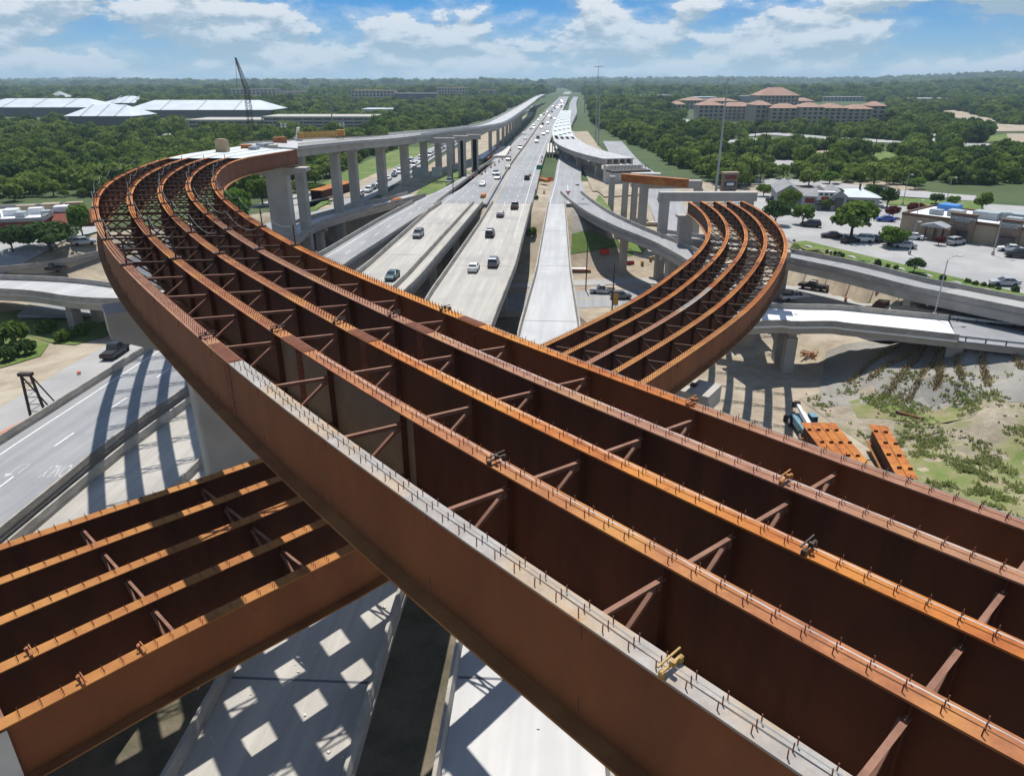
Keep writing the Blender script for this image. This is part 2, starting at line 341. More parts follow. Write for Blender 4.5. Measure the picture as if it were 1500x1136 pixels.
def H(x, y):
    x = np.atleast_1d(np.asarray(x, float)); y = np.atleast_1d(np.asarray(y, float))
    d = np.sqrt(x*x+y*y)
    base = 12.0+sst(d, 260, 900)*(vnoise(x, y, 160, 1)-.5)*7
    far = sst(d, 900, 3200)
    azi = np.arctan2(x, y)
    hill = 20*vnoise(x, y, 900, 2)+14*vnoise(x, y, 430, 3)+8*vnoise(x, y, 190, 4)
    base = base+far*(hill-22)+sst(d, 2600, 5200)*(-4+26*vnoise(x, y, 1300, 5))*sst(azi, -.3, .1)+sst(d, 4200, 6500)*(-2+15*vnoise(azi*6000, d*.3, 700, 6))
    base = base+sst(d, 1700, 3000)*sst(azi, .36, .6)*20
    base = np.where((d > 250), base-sst(d, 260, 700)*np.exp(-((azi-.07)/.05)**2)*2, base)
    npd = .894*x+.447*y
    mn = np.where(x < 28, 1-sst(y, 174, 204), 1-sst(y, 178, 262))
    mn = np.where(x < -34, 1-sst(y, 186, 222), mn)
    me = np.where(y > 156, 1-sst(x, 57, 62), 1-sst(npd, 122.8, 124.4))
    me = np.where((y < 106), 1-sst(x, 92, 150), me)
    mw = 1-sst(.7*y-.7*x, 170, 182)
    mk = np.clip(mn, 0, 1)*me*mw
    D2 = (x[:, None]-LOW[None, :, 0])**2+(y[:, None]-LOW[None, :, 1])**2 if len(x) < 200000 else None
    W = 1/(D2+9)**2.2
    low = (W*LOW[None, :, 2]).sum(1)/W.sum(1)
    low = np.where(np.abs(d) < 400, low, 0)
    return low*mk+base*(1-mk)
def H1(x, y): return float(H(x, y)[0])
def graded(lo, hi, a, b, st, k):
    o = list(np.arange(a, b+.1, st)); d = st
    while o[-1] < hi: d *= k; o.append(o[-1]+d)
    d = st
    while o[0] > lo: d *= k; o.insert(0, o[0]-d)
    return np.array(o)
xs = graded(-9500, 9500, -130, 140, 2.5, 1.055); ys = graded(-400, 10500, 20, 270, 2.5, 1.045)
XX, YY = np.meshgrid(xs, ys); X1, Y1 = XX.ravel(), YY.ravel()
ZZ = np.concatenate([H(X1[i:i+20000], Y1[i:i+20000]) for i in range(0, len(X1), 20000)])
nx, ny = len(xs), len(ys); ii = (np.arange(ny-1)[:, None]*nx+np.arange(nx-1)[None]).ravel()
me = bpy.data.meshes.new('ground'); me.from_pydata(np.column_stack([X1, Y1, ZZ]).tolist(), [], np.column_stack([ii, ii+1, ii+1+nx, ii+nx]).tolist())
cx = (X1[ii]+X1[ii+1])/2; cy = (Y1[ii]+Y1[ii+nx])/2
farm = (cy > 262) | (cx > 135) | (cx < -112) | ((.7*cy-.7*cx > 184))
me.materials.append(M['dirt']); me.materials.append(M['canopy']); me.polygons.foreach_set('material_index', farm.astype(np.int32)); me.polygons.foreach_set('use_smooth', [True]*len(ii))
o = bpy.data.objects.new('ground', me); C.objects.link(o); tag(o, kind='structure')

ZG = ZZ.reshape(ny, nx)
def HG(x, y):
    x = np.atleast_1d(np.asarray(x, float)); y = np.atleast_1d(np.asarray(y, float))
    i = np.clip(np.searchsorted(xs, x)-1, 0, nx-2); j = np.clip(np.searchsorted(ys, y)-1, 0, ny-2)
    u = (x-xs[i])/(xs[i+1]-xs[i]); v = (y-ys[j])/(ys[j+1]-ys[j])
    return (ZG[j, i]*(1-u)+ZG[j, i+1]*u)*(1-v)+(ZG[j+1, i]*(1-u)+ZG[j+1, i+1]*u)*v
def inpoly(px, py, poly):
    r = np.zeros(len(px), bool); n = len(poly); j = n-1
    for i in range(n):
        xi, yi = poly[i][:2]; xj, yj = poly[j][:2]
        c = ((yi > py) != (yj > py)) & (px < (xj-xi)*(py-yi)/((yj-yi) or 1e-9)+xi); r ^= c; j = i
    return r
CLEAR = []      # places where no woodland grows
def drape(name, poly, m, lift=.07, cell=2.5, level=None, clear=True):
    """a sheet lying on the ground"""
    poly = [tuple(p[:2]) for p in poly]
    bm = bmesh.new(); bm.faces.new([bm.verts.new((x, y, 0)) for x, y in poly])
    if level is None:
        for ax, k, gr in ((Vector((1, 0, 0)), 0, xs), (Vector((0, 1, 0)), 1, ys)):
            lo = min(p[k] for p in poly); hi = max(p[k] for p in poly)
            for t in gr[(gr > lo+.01) & (gr < hi-.01)]:
                bmesh.ops.bisect_plane(bm, geom=bm.verts[:]+bm.edges[:]+bm.faces[:], plane_co=ax*float(t), plane_no=ax)
        vs = list(bm.verts); z = HG([v.co.x for v in vs], [v.co.y for v in vs])
        for v, q in zip(vs, z): v.co.z = q+lift
    else:
        for v in bm.verts: v.co.z = level
    bmesh.ops.triangulate(bm, faces=[f for f in bm.faces if len(f.verts) > 4])
    bm.normal_update()
    if sum(f.normal.z for f in bm.faces) < 0: bmesh.ops.reverse_faces(bm, faces=bm.faces[:])
    me = bpy.data.meshes.new(name); bm.to_mesh(me); bm.free(); me.materials.append(M[m])
    o = bpy.data.objects.new(name, me); C.objects.link(o); tag(o, kind='structure')
    if clear: CLEAR.append(poly)
    return o
def GP(pts): return [gp(u, v) for u, v in pts]
def G(pts, z): return [g(u, v, z) for u, v in pts]
def dist_of(u, v):  # ground point under a pixel, marching the line of sight
    a = g(u, v, 44.0)
    for k in range(4, 460):
        z = 45-k*.1; p = g(u, v, z)
        if H1(p.x, p.y) >= z: return p
    return p
def gp(u, v):
    p = dist_of(u, v); return Vector((p.x, p.y, H1(p.x, p.y)))

# ------------------------------------------------------------------ decks and roads
BAR = [(-.22, 0), (-.2, .35), (-.1, .9), (.1, .9), (.2, .35), (.22, 0)]
def edges2path(L, Rr, bank=0.0, step=2.0):
    """centre line with half widths from the two edges of a deck"""
    n = 24
    def rs(P):
        P = np.array([tuple(p) for p in P], float); s = np.r_[0, np.cumsum(np.linalg.norm(np.diff(P[:, :2], axis=0), axis=1))]
        t = np.linspace(0, s[-1], n); return np.column_stack([np.interp(t, s, P[:, k]) for k in range(3)])
    a, b = rs(L), rs(Rr); c = (a+b)/2; T = np.gradient(c[:, :2], axis=0); T /= np.linalg.norm(T, axis=1)[:, None]
    N = np.stack([T[:, 1], -T[:, 0]], 1); h = np.abs(((b-a)[:, :2]*N).sum(1))/2
    return Path(np.column_stack([c, np.full(n, bank), h]), step)
def add_lines(p, lines, parent, z=.012, name='lane_marking'):
    for f, o, wd, dash, m, a, b in lines:
        mb = MB(); s = a if a is not None else p.s[0]; e = b if b is not None else p.s[-1]
        on, off = dash or (e-s, 0)
        while s < e:
            k = min(s+on, e); nseg = max(1, int((k-s)/3)); ts = np.linspace(s, k, nseg+1)
            vs = []
            for t in ts: vs += [p.ats(t, o-wd/2, z, f), p.ats(t, o+wd/2, z, f)]
            mb.add(vs, [(2*i+1, 2*i+3, 2*i+2, 2*i) for i in range(nseg)])
            s = k+off if off else e
        ob = mb.build(name, m, parent)
        if parent is None: tag(ob, kind='structure')
def bridge(name, label, p, piers=(), deckm='deck', nb=5, depth=1.5, bars=(1, 1), lines=(), z_slab=.3, colw=1.3, cat='bridge', a=None, b=None, capw=.75, joints=0, fascia=True):
    mid = p.ats((p.s[0]+p.s[-1])/2, 0, 0)
    t = thing(name, label, cat, (mid.x, mid.y, H1(mid.x, mid.y)))
    mb = MB(); p.sweep(mb, [(-1, 0, 0), (-1, 0, -z_slab), (1, 0, -z_slab), (1, 0, 0)][::-1], a, b)
    if joints:
        s = p.s[0]+joints*.6
        while s < p.s[-1]:
            A, B_ = p.ats(s, .5, .006, -1), p.ats(s, -.5, .006, 1); dd = Vector((math.cos(p.ang(s)), math.sin(p.ang(s)), 0))*.09
            mb.add([A-dd, B_-dd, B_+dd, A+dd], [(0, 1, 2, 3)], 1); s += joints
    mb.build('deck', [deckm, 'asphdark'] if joints else deckm, t)
    for sd, on in zip((-1, 1), bars):
        if on:
            mb = MB(); p.sweep(mb, [(sd, -sd*.24+q[0], q[1]+.004) for q in BAR][::(1)], a, b); mb.build('barrier', 'barrier', t)
    for k in range(nb):
        f = -.82+1.64*k/max(1, nb-1); mb = MB(); p.sweep(mb, [(f, q[0], q[1]) for q in rect(0, .7, -z_slab-depth, -z_slab-.004)], a, b); mb.build('girder', 'conc', t)
    for s in piers:
        mb = MB(); c = p.ats(s, 0, 0); an = p.ang(s); hw = float(np.interp(s, p.s, p.h)); zt = c.z-z_slab-depth-.01
        mb.box((c.x, c.y, zt-.6), (1.3, 2*hw*capw, 1.2), an)
        base = H1(c.x, c.y)-.5
        for sg in ((-1, 1) if hw > 4.5 else (0,)):
            q = p.ats(s, sg*hw*.45, 0); mb.box((q.x, q.y, (zt-1.2+base)/2-.005), (colw, colw, zt-1.2-base), an)
        mb.build('pier_bent', 'conc', t)
    add_lines(p, lines, t)
    return t
def Z(pts, z): return [(q.x, q.y, (z if not callable(z) else z(q))) for q in pts]
hz = 13.0
# levels drift a little towards the camera
b1 = edges2path([(-53.5, 34, 11), (-52.4, 64, 11), (-51, 80, 11), (-47.5, 108, 11.6), (-38.6, 142, 12.6), (-33, 180, 13), (-28.5, 206, 13)],
                [(-42, 34, 11), (-41.2, 48, 11), (-40.2, 66, 11), (-37.7, 80, 11.2), (-34.8, 108, 11.9), (-30.9, 136, 12.6), (-24.7, 173, 13), (-19.6, 206, 13)])
WL = (.1, None, 'paint')
bridge('road_bridge', 'curving concrete road bridge with ONLY painted on it, left of the wide highway bridges', b1, (40, 75, 105, 135), 'asph', 5, 1.5,
       lines=[(-1, 1.75, .17, None, 'paint', None, None), (0, 0, .17, (3, 6), 'paint', 12, None), (1, -1.1, .17, None, 'ypaint', None, None)])
b2 = edges2path([(-40.5, 20, 11.5), (-37.3, 58.9, 12.3), (-34.7, 73.6, 12.6), (-27.5, 128, 13), (-21.1, 206, 13)], [(-29.5, 20, 12), (-25.5, 59, 12.6), (-23.6, 73.6, 12.8), (-16, 121, 13), (-8.0, 206, 13)])
bridge('highway_bridge', 'highway bridge with three oncoming lanes and a barrier dividing off a tan strip', b2, (25, 60, 95, 130, 160), 'deck', 6, 1.6,
       lines=[(-1, 1.5, .1, None, 'paint', 130, None), (-.28, 0, .1, (3, 9), 'paint', 130, None), (.12, 0, .1, (3, 9), 'paint', 130, None)], joints=34)
mbx = MB(); b2.sweep(mbx, [(1, -2.9+q[0], q[1]) for q in BAR]); ob = mbx.build('median_barrier', 'barrier'); tag(ob, 'low concrete median barrier running beside the tan strip on the oncoming highway bridge', 'barrier')
b3 = edges2path([(-17.6, 10, 14), (-16.2, 33, 14), (-13.6, 110, 13), (-8.2, 173, 13), (-5.8, 206, 13)], [(-8.4, 10, 14), (-7.1, 36.5, 14), (-2.4, 98, 13.1), (.9, 132, 13), (5.7, 206, 13)])
bridge('highway_bridge', 'widest highway bridge carrying cars away, in the middle of the four', b3, (65, 100, 135, 165), 'deck', 6, 1.6,
       lines=[(1, -2.2, .1, None, 'paint', 150, None), (-.3, 0, .1, (3, 9), 'paint', 120, None), (.22, 0, .1, (3, 9), 'paint', 120, None)], joints=34)
b4 = edges2path([(-4.6, 10, 14), (-3.5, 32, 14), (.7, 92.7, 13.2), (4.1, 127, 13), (10.0, 206, 13)], [(4.3, 10, 14), (5.4, 32, 14), (9.6, 92.7, 13.2), (10.9, 127, 13), (15.3, 206, 13)])
bridge('ramp_bridge', 'narrow pale concrete ramp bridge without traffic, rightmost of the four', b4, (65, 100, 135, 165), 'deckwhite', 4, 1.6, joints=34)
# ramp curling away to the right of it and on to the pale slab ramp
rr = Path([(18.2, 226, 13, 0, 3.4), (19.8, 210, 12.9, 0, 3.4), (23.2, 190, 12.5, .02, 3.5), (28.6, 172, 12, .04, 3.6), (34.6, 158, 11.4, .05, 3.6), (39.0, 143, 10.6, .05, 3.6), (41.0, 130, 10, .03, 3.6), (42.5, 122.5, 9.5, 0, 3.7)], 1.5)
bridge('ramp_bridge', 'grey ramp bridge curling down from the merge towards the right, yield sign at its top', rr, (28, 52, 72), 'asph', 3, 1.2, colw=1.5, capw=.7)
rw = edges2path([(38.0, 116.2, 9.3), (45.5, 118.6, 9), (56.3, 117.4, 9), (66.1, 113.6, 9), (72.5, 111.2, 9)], [(34.6, 106.2, 9.3), (41, 108, 9), (49.9, 108.4, 9), (58.9, 105, 9), (66.2, 102, 9)])
bridge('ramp_bridge', 'short ramp bridge with dazzling white fresh deck and blue grey parapets', rw, (10,), 'freshwhite', 4, 1.1, colw=1.7, capw=.55)
rw2 = edges2path([(72.6, 111.1, 9), (80.8, 107.2, 9), (105, 95.5, 9.4), (140, 78, 10)], [(66.3, 101.9, 9), (75.8, 98, 9), (99.6, 87, 9.4), (135, 69, 10)])
bridge('ramp_road', 'plain grey ramp road running on from the white deck, low steel rails', rw2, (), 'asph', 2, 1.0, bars=(0, 0), cat='ramp')
for sd, lb in ((-1, 'far'), (1, 'near')):
    t = thing('guard_rail', 'low steel guard rail on posts along the %s edge of the grey ramp road' % lb, 'guard rail', tuple(rw2.ats(20, 0, 0)))
    mb = MB(); rw2.sweep(mb, [(sd, -sd*.2+q[0], q[1]) for q in rect(0, .08, .45, .8)]); mb.build('rail', 'galv', t)
    mb = MB()
    for s in np.arange(1, rw2.s[-1], 2.6): q = rw2.ats(s, -sd*.2, .3, sd); mb.box(q, (.14, .14, .7))
    mb.build('post', 'dark', t)
ru = edges2path([(38, 180, 10), (48, 163, 11.5), (57.4, 149, 12), (67, 137.5, 12), (73.4, 124.5, 12), (83.4, 112, 12), (112, 78, 12)], [(34, 174, 10), (44, 156.5, 11.5), (53.4, 142, 12), (62, 130, 12), (68.4, 118, 12), (78.4, 105.5, 12), (107, 71, 12)])
bridge('ramp_bridge', 'long two lane side road bridge below the parking lot hedge, pier by the lorry', ru, (38, 66, 100), 'asph', 4, 1.5, colw=1.4, joints=30)
# left ramps
rl = Path([(-140, 134, 11, 0, 4.4), (-110, 127.5, 11, 0, 4.5), (-84, 124, 11, .03, 5.0), (-70, 119.2, 11, .03, 5.0), (-60, 119.5, 11, .03, 4.6), (-53.5, 127, 11, .03, 4.2), (-52, 142, 11.2, .02, 4), (-52.5, 160, 11.6, .02, 3.8), (-51.5, 178, 12, 0, 3.6), (-44.5, 195, 12.4, 0, 3.5), (-35, 210, 12.9, 0, 3.4), (-29, 222, 13, 0, 3.4)], 1.5)
bridge('ramp_bridge', 'pale curved ramp bridge sweeping in from the left above green verge', rl, (38, 66, 100, 128, 150), 'deckwhite', 4, 1.1, colw=1.7, capw=.6)
fl = edges2path([(-170, 118, 8.6), (-122, 147, 9), (-106, 155.5, 9), (-96, 168, 9.4), (-80, 192, 11), (-62, 226, 12)], [(-166, 110, 8.6), (-116, 138, 9), (-99, 148, 9), (-89, 162, 9.4), (-73, 187, 11), (-54, 222, 12)])
bridge('road_bridge', 'grey side road bridge with plain parapets passing below the red restaurant', fl, (60, 95), 'asph', 4, 1.3)

# roads on the ground
def kerb_barrier(pts, label, m='barrier'):
    p = Path([(x, y, H1(x, y), 0, 1) for x, y in pts], 2); p.P[:, 2] = H(p.P[:, 0], p.P[:, 1]); mb = MB(); p.sweep(mb, BAR); tag(mb.build('concrete_barrier', m), label, 'barrier')
kerb_barrier([(43, 161), (51, 149), (58.4, 137), (66.4, 124.5), (75, 111)], 'dark topped barrier dividing the two lanes of the lower road')
kerb_barrier([(37, 155), (46, 143.5), (53, 132.5)], 'pale barrier on the camera side of the dark lower lane')
def ground_road(name, pts, w, m, z=.1, lines=()):
    P = []
    for q in pts: P.append((q[0], q[1], H1(q[0], q[1])+z if len(q) < 3 else q[2], 0, w/2))
    p = Path(P, 2.0); mb = MB()
    for i in range(len(p.P)): p.P[i, 2] = max(p.P[i, 2], H1(p.P[i, 0], p.P[i, 1])+z, H1(*p.at(i, -w/2, 0)[:2])+z*.6, H1(*p.at(i, w/2, 0)[:2])+z*.6)
    vs = []; n = len(p.P)
    for i in range(n): vs += [p.at(i, 0, 0, -1), p.at(i, 0, 0, 1), p.at(i, .3, -.5, 1), p.at(i, -.3, -.5, -1)]
    fs = []
    for i in range(n-1): a, b = 4*i, 4*i+4; fs += [(a+1, b+1, b, a), (a+2, b+2, b+1, a+1), (a, b, b+3, a+3)]
    mb.add(vs, fs); o = mb.build(name, m); tag(o, kind='structure')
    add_lines(p, lines, None); CLEAR.append([tuple(p.at(i, 0, 0, -1.25)[:2]) for i in range(n)]+[tuple(p.at(i, 0, 0, 1.25)[:2]) for i in reversed(range(n))])
    return p
cs = ground_road('cross_street', [(-90, 128), (-50, 140), (-20, 148), (14, 154), (36, 157), (52, 160)], 13, 'asph', .1, [(0, 0, .2, None, 'ypaint', None, None)])
cs2 = ground_road('cross_street', [(-20, 163), (14, 168), (30, 169), (40, 166)], 5, 'lot', .12)
fr = ground_road('frontage_road', [(44, 150), (46, 176), (47.5, 200), (48.5, 225), (49.5, 262), (51, 330), (60, 450)], 11, 'asph', .14)
lr = ground_road('lower_road', [(43, 172), (53.5, 153), (60.4, 141.5), (68.4, 129.5), (77, 116.5), (92, 98)], 8, 'lot', .12)
lr2 = ground_road('lower_road', [(39, 160), (48, 147), (56.2, 134), (64, 121.5), (72, 108)], 5, 'asphdark', .14)
dr = ground_road('haul_road', [(-60, 55), (-57.5, 78), (-57.5, 97), (-58, 112), (-57, 124)], 9, 'lot', .1)
# the highway beyond the bridges
zf = lambda y: 13.0+max(0, (y-206))*0
def lane(y): return [np.interp(y, [206, 286, 441, 570, 829, 1400, 2400], q) for q in ([-21.1, -12.4, 2.5, 12.5, 34, 82, 165], [-6.6, -1.9, 10.2, 19.6, 40.6, 88, 171], [5.7, 10.6, 22.4, 32.6, 54, 101, 184])]
ysx = [206, 235, 286, 360, 441, 570, 829, 1100, 1400, 1800, 2400]
hl = edges2path([(lane(y)[0], y, 13) for y in ysx], [(lane(y)[1]-.5, y, 13) for y in ysx]); hr = edges2path([(lane(y)[1]+.1, y, 13) for y in ysx], [(lane(y)[2], y, 13) for y in ysx])
def at_grade(name, p, m, lines, fill=2.5):
    mb = MB(); p.sweep(mb, [(-1, -.4, -fill), (-1, 0, 0), (1, 0, 0), (1, .4, -fill)]); o = mb.build(name, m); tag(o, kind='structure'); add_lines(p, lines, None, .02); return o
DL = lambda f: (f, 0, .16, (3, 9), 'paint', None, 700)
at_grade('highway', hl, 'asph', [(-1, 1.6, .15, None, 'paint', None, 900), (1, -1.3, .15, None, 'ypaint', None, 900), DL(-.28), DL(.18)])
at_grade('highway', hr, 'asph', [(-1, 1.3, .15, None, 'ypaint', None, 900), (1, -2, .15, None, 'paint', None, 900), DL(-.3), DL(.22)])
for p_, f, nm in ((hl, 1, 'long concrete median barrier between the two highway carriageways'), (hr, 1, 'concrete roadside barrier along the right edge of the highway'), (hl, -1, 'concrete roadside barrier along the left edge of the highway')):
    mb = MB(); p_.sweep(mb, [(f, (.25 if f > 0 else -.25)+q[0], q[1]-.01) for q in BAR], 24 if f*1 == 1 and p_ is hr else (60 if f > 0 else 0), 1700); tag(mb.build('highway_barrier', 'barrier'), nm, 'barrier')
b1x = edges2path([(-28.5, 206, 13), (-22.5, 236, 13), (-14, 290, 13), (-9, 320, 13)], [(-22.5, 206, 13), (-16.5, 236, 13), (-10.5, 286, 13), (-7, 320, 13)])
at_grade('slip_road', b1x, 'asph', [(-1, .8, .15, None, 'paint', None, None)])
b4x = edges2path([(10.0, 206, 13), (14.6, 256, 13), (18, 300, 13), (23, 360, 13), (34, 520, 13)], [(21.8, 206, 13), (23, 232, 13), (24, 256, 13), (28, 300, 13), (32, 360, 13), (43, 520, 13)])
at_grade('slip_road', b4x, 'asph', [(-1, .8, .15, None, 'paint', None, None), (0, 0, .15, None, 'paint', None, 40)])
fq = Path([(-66, 165, 10.5, 0, 4.2), (-58, 190, 11.2, 0, 4.2), (-48.4, 216.6, 12.1, 0, 4.4), (-44.5, 258, 12.5, 0, 4.6), (-40.2, 341, 12.7, 0, 4.6), (-36, 400, 12.8, 0, 4.6), (-24, 520, 12.8, 0, 4.6), (0, 760, 12.8, 0, 4.6), (30, 1060, 12.8, 0, 4.6)], 3)
at_grade('frontage_road', fq, 'asph', [(0, 0, .15, (3, 9), 'paint', None, 500)])
fr2 = Path([(38, 560, 12.7, 0, 5), (52, 700, 12.7, 0, 5), (68, 860, 12.7, 0, 5), (100, 1250, 12.7, 0, 5), (160, 1900, 12.7, 0, 5)], 4); at_grade('frontage_road', fr2, 'asph', [])
CORR_L = lambda y: np.interp(y, [150, 216, 258, 341, 400, 520, 760, 1060, 2400], [-84, -62, -58, -60, -52, -44, -14, 15, 140])
CORR_R = lambda y: np.interp(y, [200, 262, 330, 484, 700, 1100, 2400], [62, 62, 62, 60, 66, 104, 210])
drape('dirt_strip', [(-26, 214), (-40, 216), (-38, 262), (-33, 341), (-27, 420), (-14, 560), (20, 880), (26, 880), (0, 560), (-8, 420), (-12, 330)], 'dirt', .35, 8)
drape('dirt_strip', [(26, 236), (44, 240), (44, 330), (48, 420), (56, 560), (42, 560), (34, 420), (30, 330)], 'dirt', .35, 8)
drape('grass_verge', [(-53, 222), (-49, 258), (-45, 341), (-41, 400), (-58, 400), (-64, 340), (-66, 258), (-64, 222)], 'grass', .2, 8)
drape('grass_verge', [(-30, 217), (-22.8, 238), (-14.5, 290), (-24, 296), (-30, 240)], 'grass', .45, 6)
drape('grass_verge', [(24, 212), (29, 194), (34, 186), (36, 190), (32, 208), (27, 228)], 'grass', .25, 2.5)
drape('grass_verge', GP([(838, 344), (868, 338), (895, 352), (930, 366), (926, 376), (836, 374)]), 'grass', .14, 2.5)
drape('dark_soil', [(-34, 2), (40, 2), (30, 60), (22, 100), (14, 140), (-24, 140), (-34, 90)], 'darkdirt', .08, 2.5)  # dark soil sheet that also paints in the shade under the bridges
drape('loop_road', [(-34, 150), (-38, 190), (-52, 196), (-75, 185), (-88, 160), (-80, 128), (-64, 110), (-46, 100), (-38, 120)], 'asphdark', .05, 2.5)
drape('lot_strip', [(-75, 205), (-63, 208), (-60, 225), (-70, 226)], 'lot', .2, 2.5)
drape('dark_soil', [(-52, 140), (-40, 160), (-42, 176), (-58, 170), (-62, 150)], 'darkdirt', .12, 2.5)
drape('grass_verge', GP([(72, 452), (150, 450), (178, 470), (160, 492), (110, 506), (75, 503), (40, 492), (0, 486), (0, 458)]), 'grass', .12, 2.5)
drape('grass_verge', GP([(0, 488), (30, 490), (72, 504), (60, 522), (0, 540)]), 'grass', .14, 2.5)
drape('paved_slope', G([(1205, 552), (1215, 490), (1330, 480), (1405, 480), (1560, 500), (1580, 620), (1500, 592), (1300, 562)], 5.0), 'slope', .1, 2.5)
SLOPE_JOINTS = [((1384, 492), (1300, 556)), ((1400, 495), (1334, 562)), ((1378, 518), (1374, 560)), ((1388, 500), (1408, 560)), ((1422, 505), (1446, 570)), ((1370, 505), (1276, 536)), ((1330, 500), (1250, 530)), ((1460, 505), (1490, 560))]
for (u0, v0), (u1, v1) in SLOPE_JOINTS:
    a_, b_ = g(u0, v0, 5), g(u1, v1, 5); d_ = (b_-a_).normalized(); n_ = Vector((-d_.y, d_.x, 0)); drape('dirt_joint', [a_-n_*.3, a_+n_*.3, b_+n_*.5, b_-n_*.4], 'darkdirt', .14, 2.5)
mb = MB(); c_ = Vector((70, 107.3, 0)); mb.box((c_.x, c_.y, 5.2), (2.2, 9.6, 5.0), -.42); tag(mb.build('abutment', 'conc'), 'concrete abutment carrying the far end of the white ramp deck on the slope', 'abutment')
drape('paved_slope', GP([(836, 303), (866, 300), (890, 350), (868, 337), (838, 343)]), 'slope', .12, 2.5)
drape('weedy_ground', G([(1175, 560), (1240, 545), (1330, 562), (1500, 590), (1530, 780), (1380, 720), (1290, 640), (1230, 600)], 3.0), 'rubble', .06, 2.5)
drape('weedy_ground', G([(1300, 640), (1345, 625), (1420, 660), (1520, 640), (1540, 800), (1440, 770), (1350, 705)], 3.6), 'weeds', .075, 2.5)
drape('weedy_ground', G([(1235, 548), (1262, 562), (1320, 578), (1395, 590), (1450, 600), (1420, 622), (1340, 605), (1260, 590)], 3.2), 'weeds', .085, 2.5)
lotp = [(62.3, 157), (84.4, 112.8), (103, 75), (190, 90), (190, 170), (150, 205), (108, 228), (64, 235), (62, 190)]
drape('parking_lot', lotp, 'lot', .12, 8)
drape('grass_verge', [(61, 157), (83.3, 112.4), (102, 75), (105, 78), (86.6, 114.4), (65.5, 159)], 'grass', .22, 3)
# ------------------------------------------------------------------ the two steel flyovers
SP = 2.9; GD = 2.85        # girder spacing and depth
AP = [(21.6, -2.5, 35.2, -0.08), (14.3, 5.57, 35.1, -0.08), (10.27, 10.03, 35.01, -0.08), (6.23, 14.47, 34.95, -0.08), (2.22, 18.93, 34.92, -0.08), (-1.69, 23.48, 34.88, -0.083), (-5.49, 28.12, 34.83, -0.087), (-9.19, 32.85, 34.77, -0.092), (-12.83, 37.62, 34.71, -0.095), (-16.39, 42.45, 34.64, -0.095), (-19.83, 47.36, 34.56, -0.095), (-23.13, 52.37, 34.48, -0.09), (-26.3, 57.46, 34.39, -0.082), (-29.36, 62.63, 34.28, -0.073), (-32.3, 67.86, 34.17, -0.064), (-35.11, 73.16, 34.04, -0.056), (-37.76, 78.54, 33.9, -0.048), (-40.24, 84.0, 33.76, -0.04), (-42.55, 89.54, 33.62, -0.032), (-44.65, 95.16, 33.48, -0.025), (-46.56, 100.85, 33.34, -0.02), (-48.28, 106.6, 33.2, -0.018), (-49.84, 112.39, 33.07, -0.019), (-51.15, 118.24, 32.95, -0.024), (-52.12, 124.16, 32.82, -0.029), (-52.66, 130.14, 32.7, -0.035), (-52.69, 136.14, 32.58, -0.04), (-51.37, 157.74, 31.94, -0.055), (-49.35, 176.74, 31.11, -0.05), (-46.01, 201.23, 30.04, -0.04), (-40.79, 226.58, 28.89, -0.015), (-35.71, 253.67, 28.04, 0.01), (-31.17, 280.63, 27.32, 0.03), (-25.1, 304.93, 26.66, 0.04), (-18.76, 328.48, 26.16, 0.04), (-9.87, 375.72, 25.62, 0.03), (-1.69, 495.18, 25.14, 0.01), (15.61, 786.36, 24.0, 0), (33.41, 1093.6, 23.0, 0), (55.02, 1379.46, 22.0, 0)]
pA = Path(AP, .5); pA.s -= pA.s[np.argmin((pA.P[:, 0]-10.27)**2+(pA.P[:, 1]-10.03)**2)]
BP = [(-36.5, 5.5, 25.4, 0.0), (-28.6, 13.4, 25.5, 0), (-20.77, 21.23, 25.62, .01), (-16.66, 25.6, 25.48, .03), (-12.43, 29.85, 25.33, .047), (-8.3, 34.21, 25.18, .06), (-4.37, 38.74, 25.04, .068), (-0.64, 43.44, 24.89, .072), (2.96, 48.23, 24.74, .075), (6.5, 53.08, 24.58, .075), (9.96, 57.99, 24.41, .073), (13.32, 62.95, 24.22, .07), (16.55, 68.01, 24.02, .065), (19.59, 73.18, 23.8, .06), (22.41, 78.48, 23.57, .053), (25.07, 83.86, 23.33, .047), (27.64, 89.28, 23.08, .042), (30.11, 94.75, 22.84, .038), (32.44, 100.28, 22.6, .033), (34.6, 105.87, 22.38, .03), (36.58, 111.54, 22.16, .027), (38.35, 117.27, 21.96, .024), (39.9, 123.06, 21.76, .022), (41.25, 128.91, 21.58, .02), (42.37, 134.8, 21.4, .018), (43.28, 140.74, 21.22, .016), (43.95, 146.7, 21.05, .013), (44.39, 152.68, 20.89, .011), (44.57, 159.9, 20.7, .01)]
pB = Path(BP, .5); pB.s -= pB.s[np.argmin((pB.P[:, 0]+20.77)**2+(pB.P[:, 1]-21.23)**2)]
FW = .54
SE = float(pA.s[np.argmin(np.abs(pA.P[:, 1]-158.5)+100*(pA.s < 100))])       # where the bare steel ends
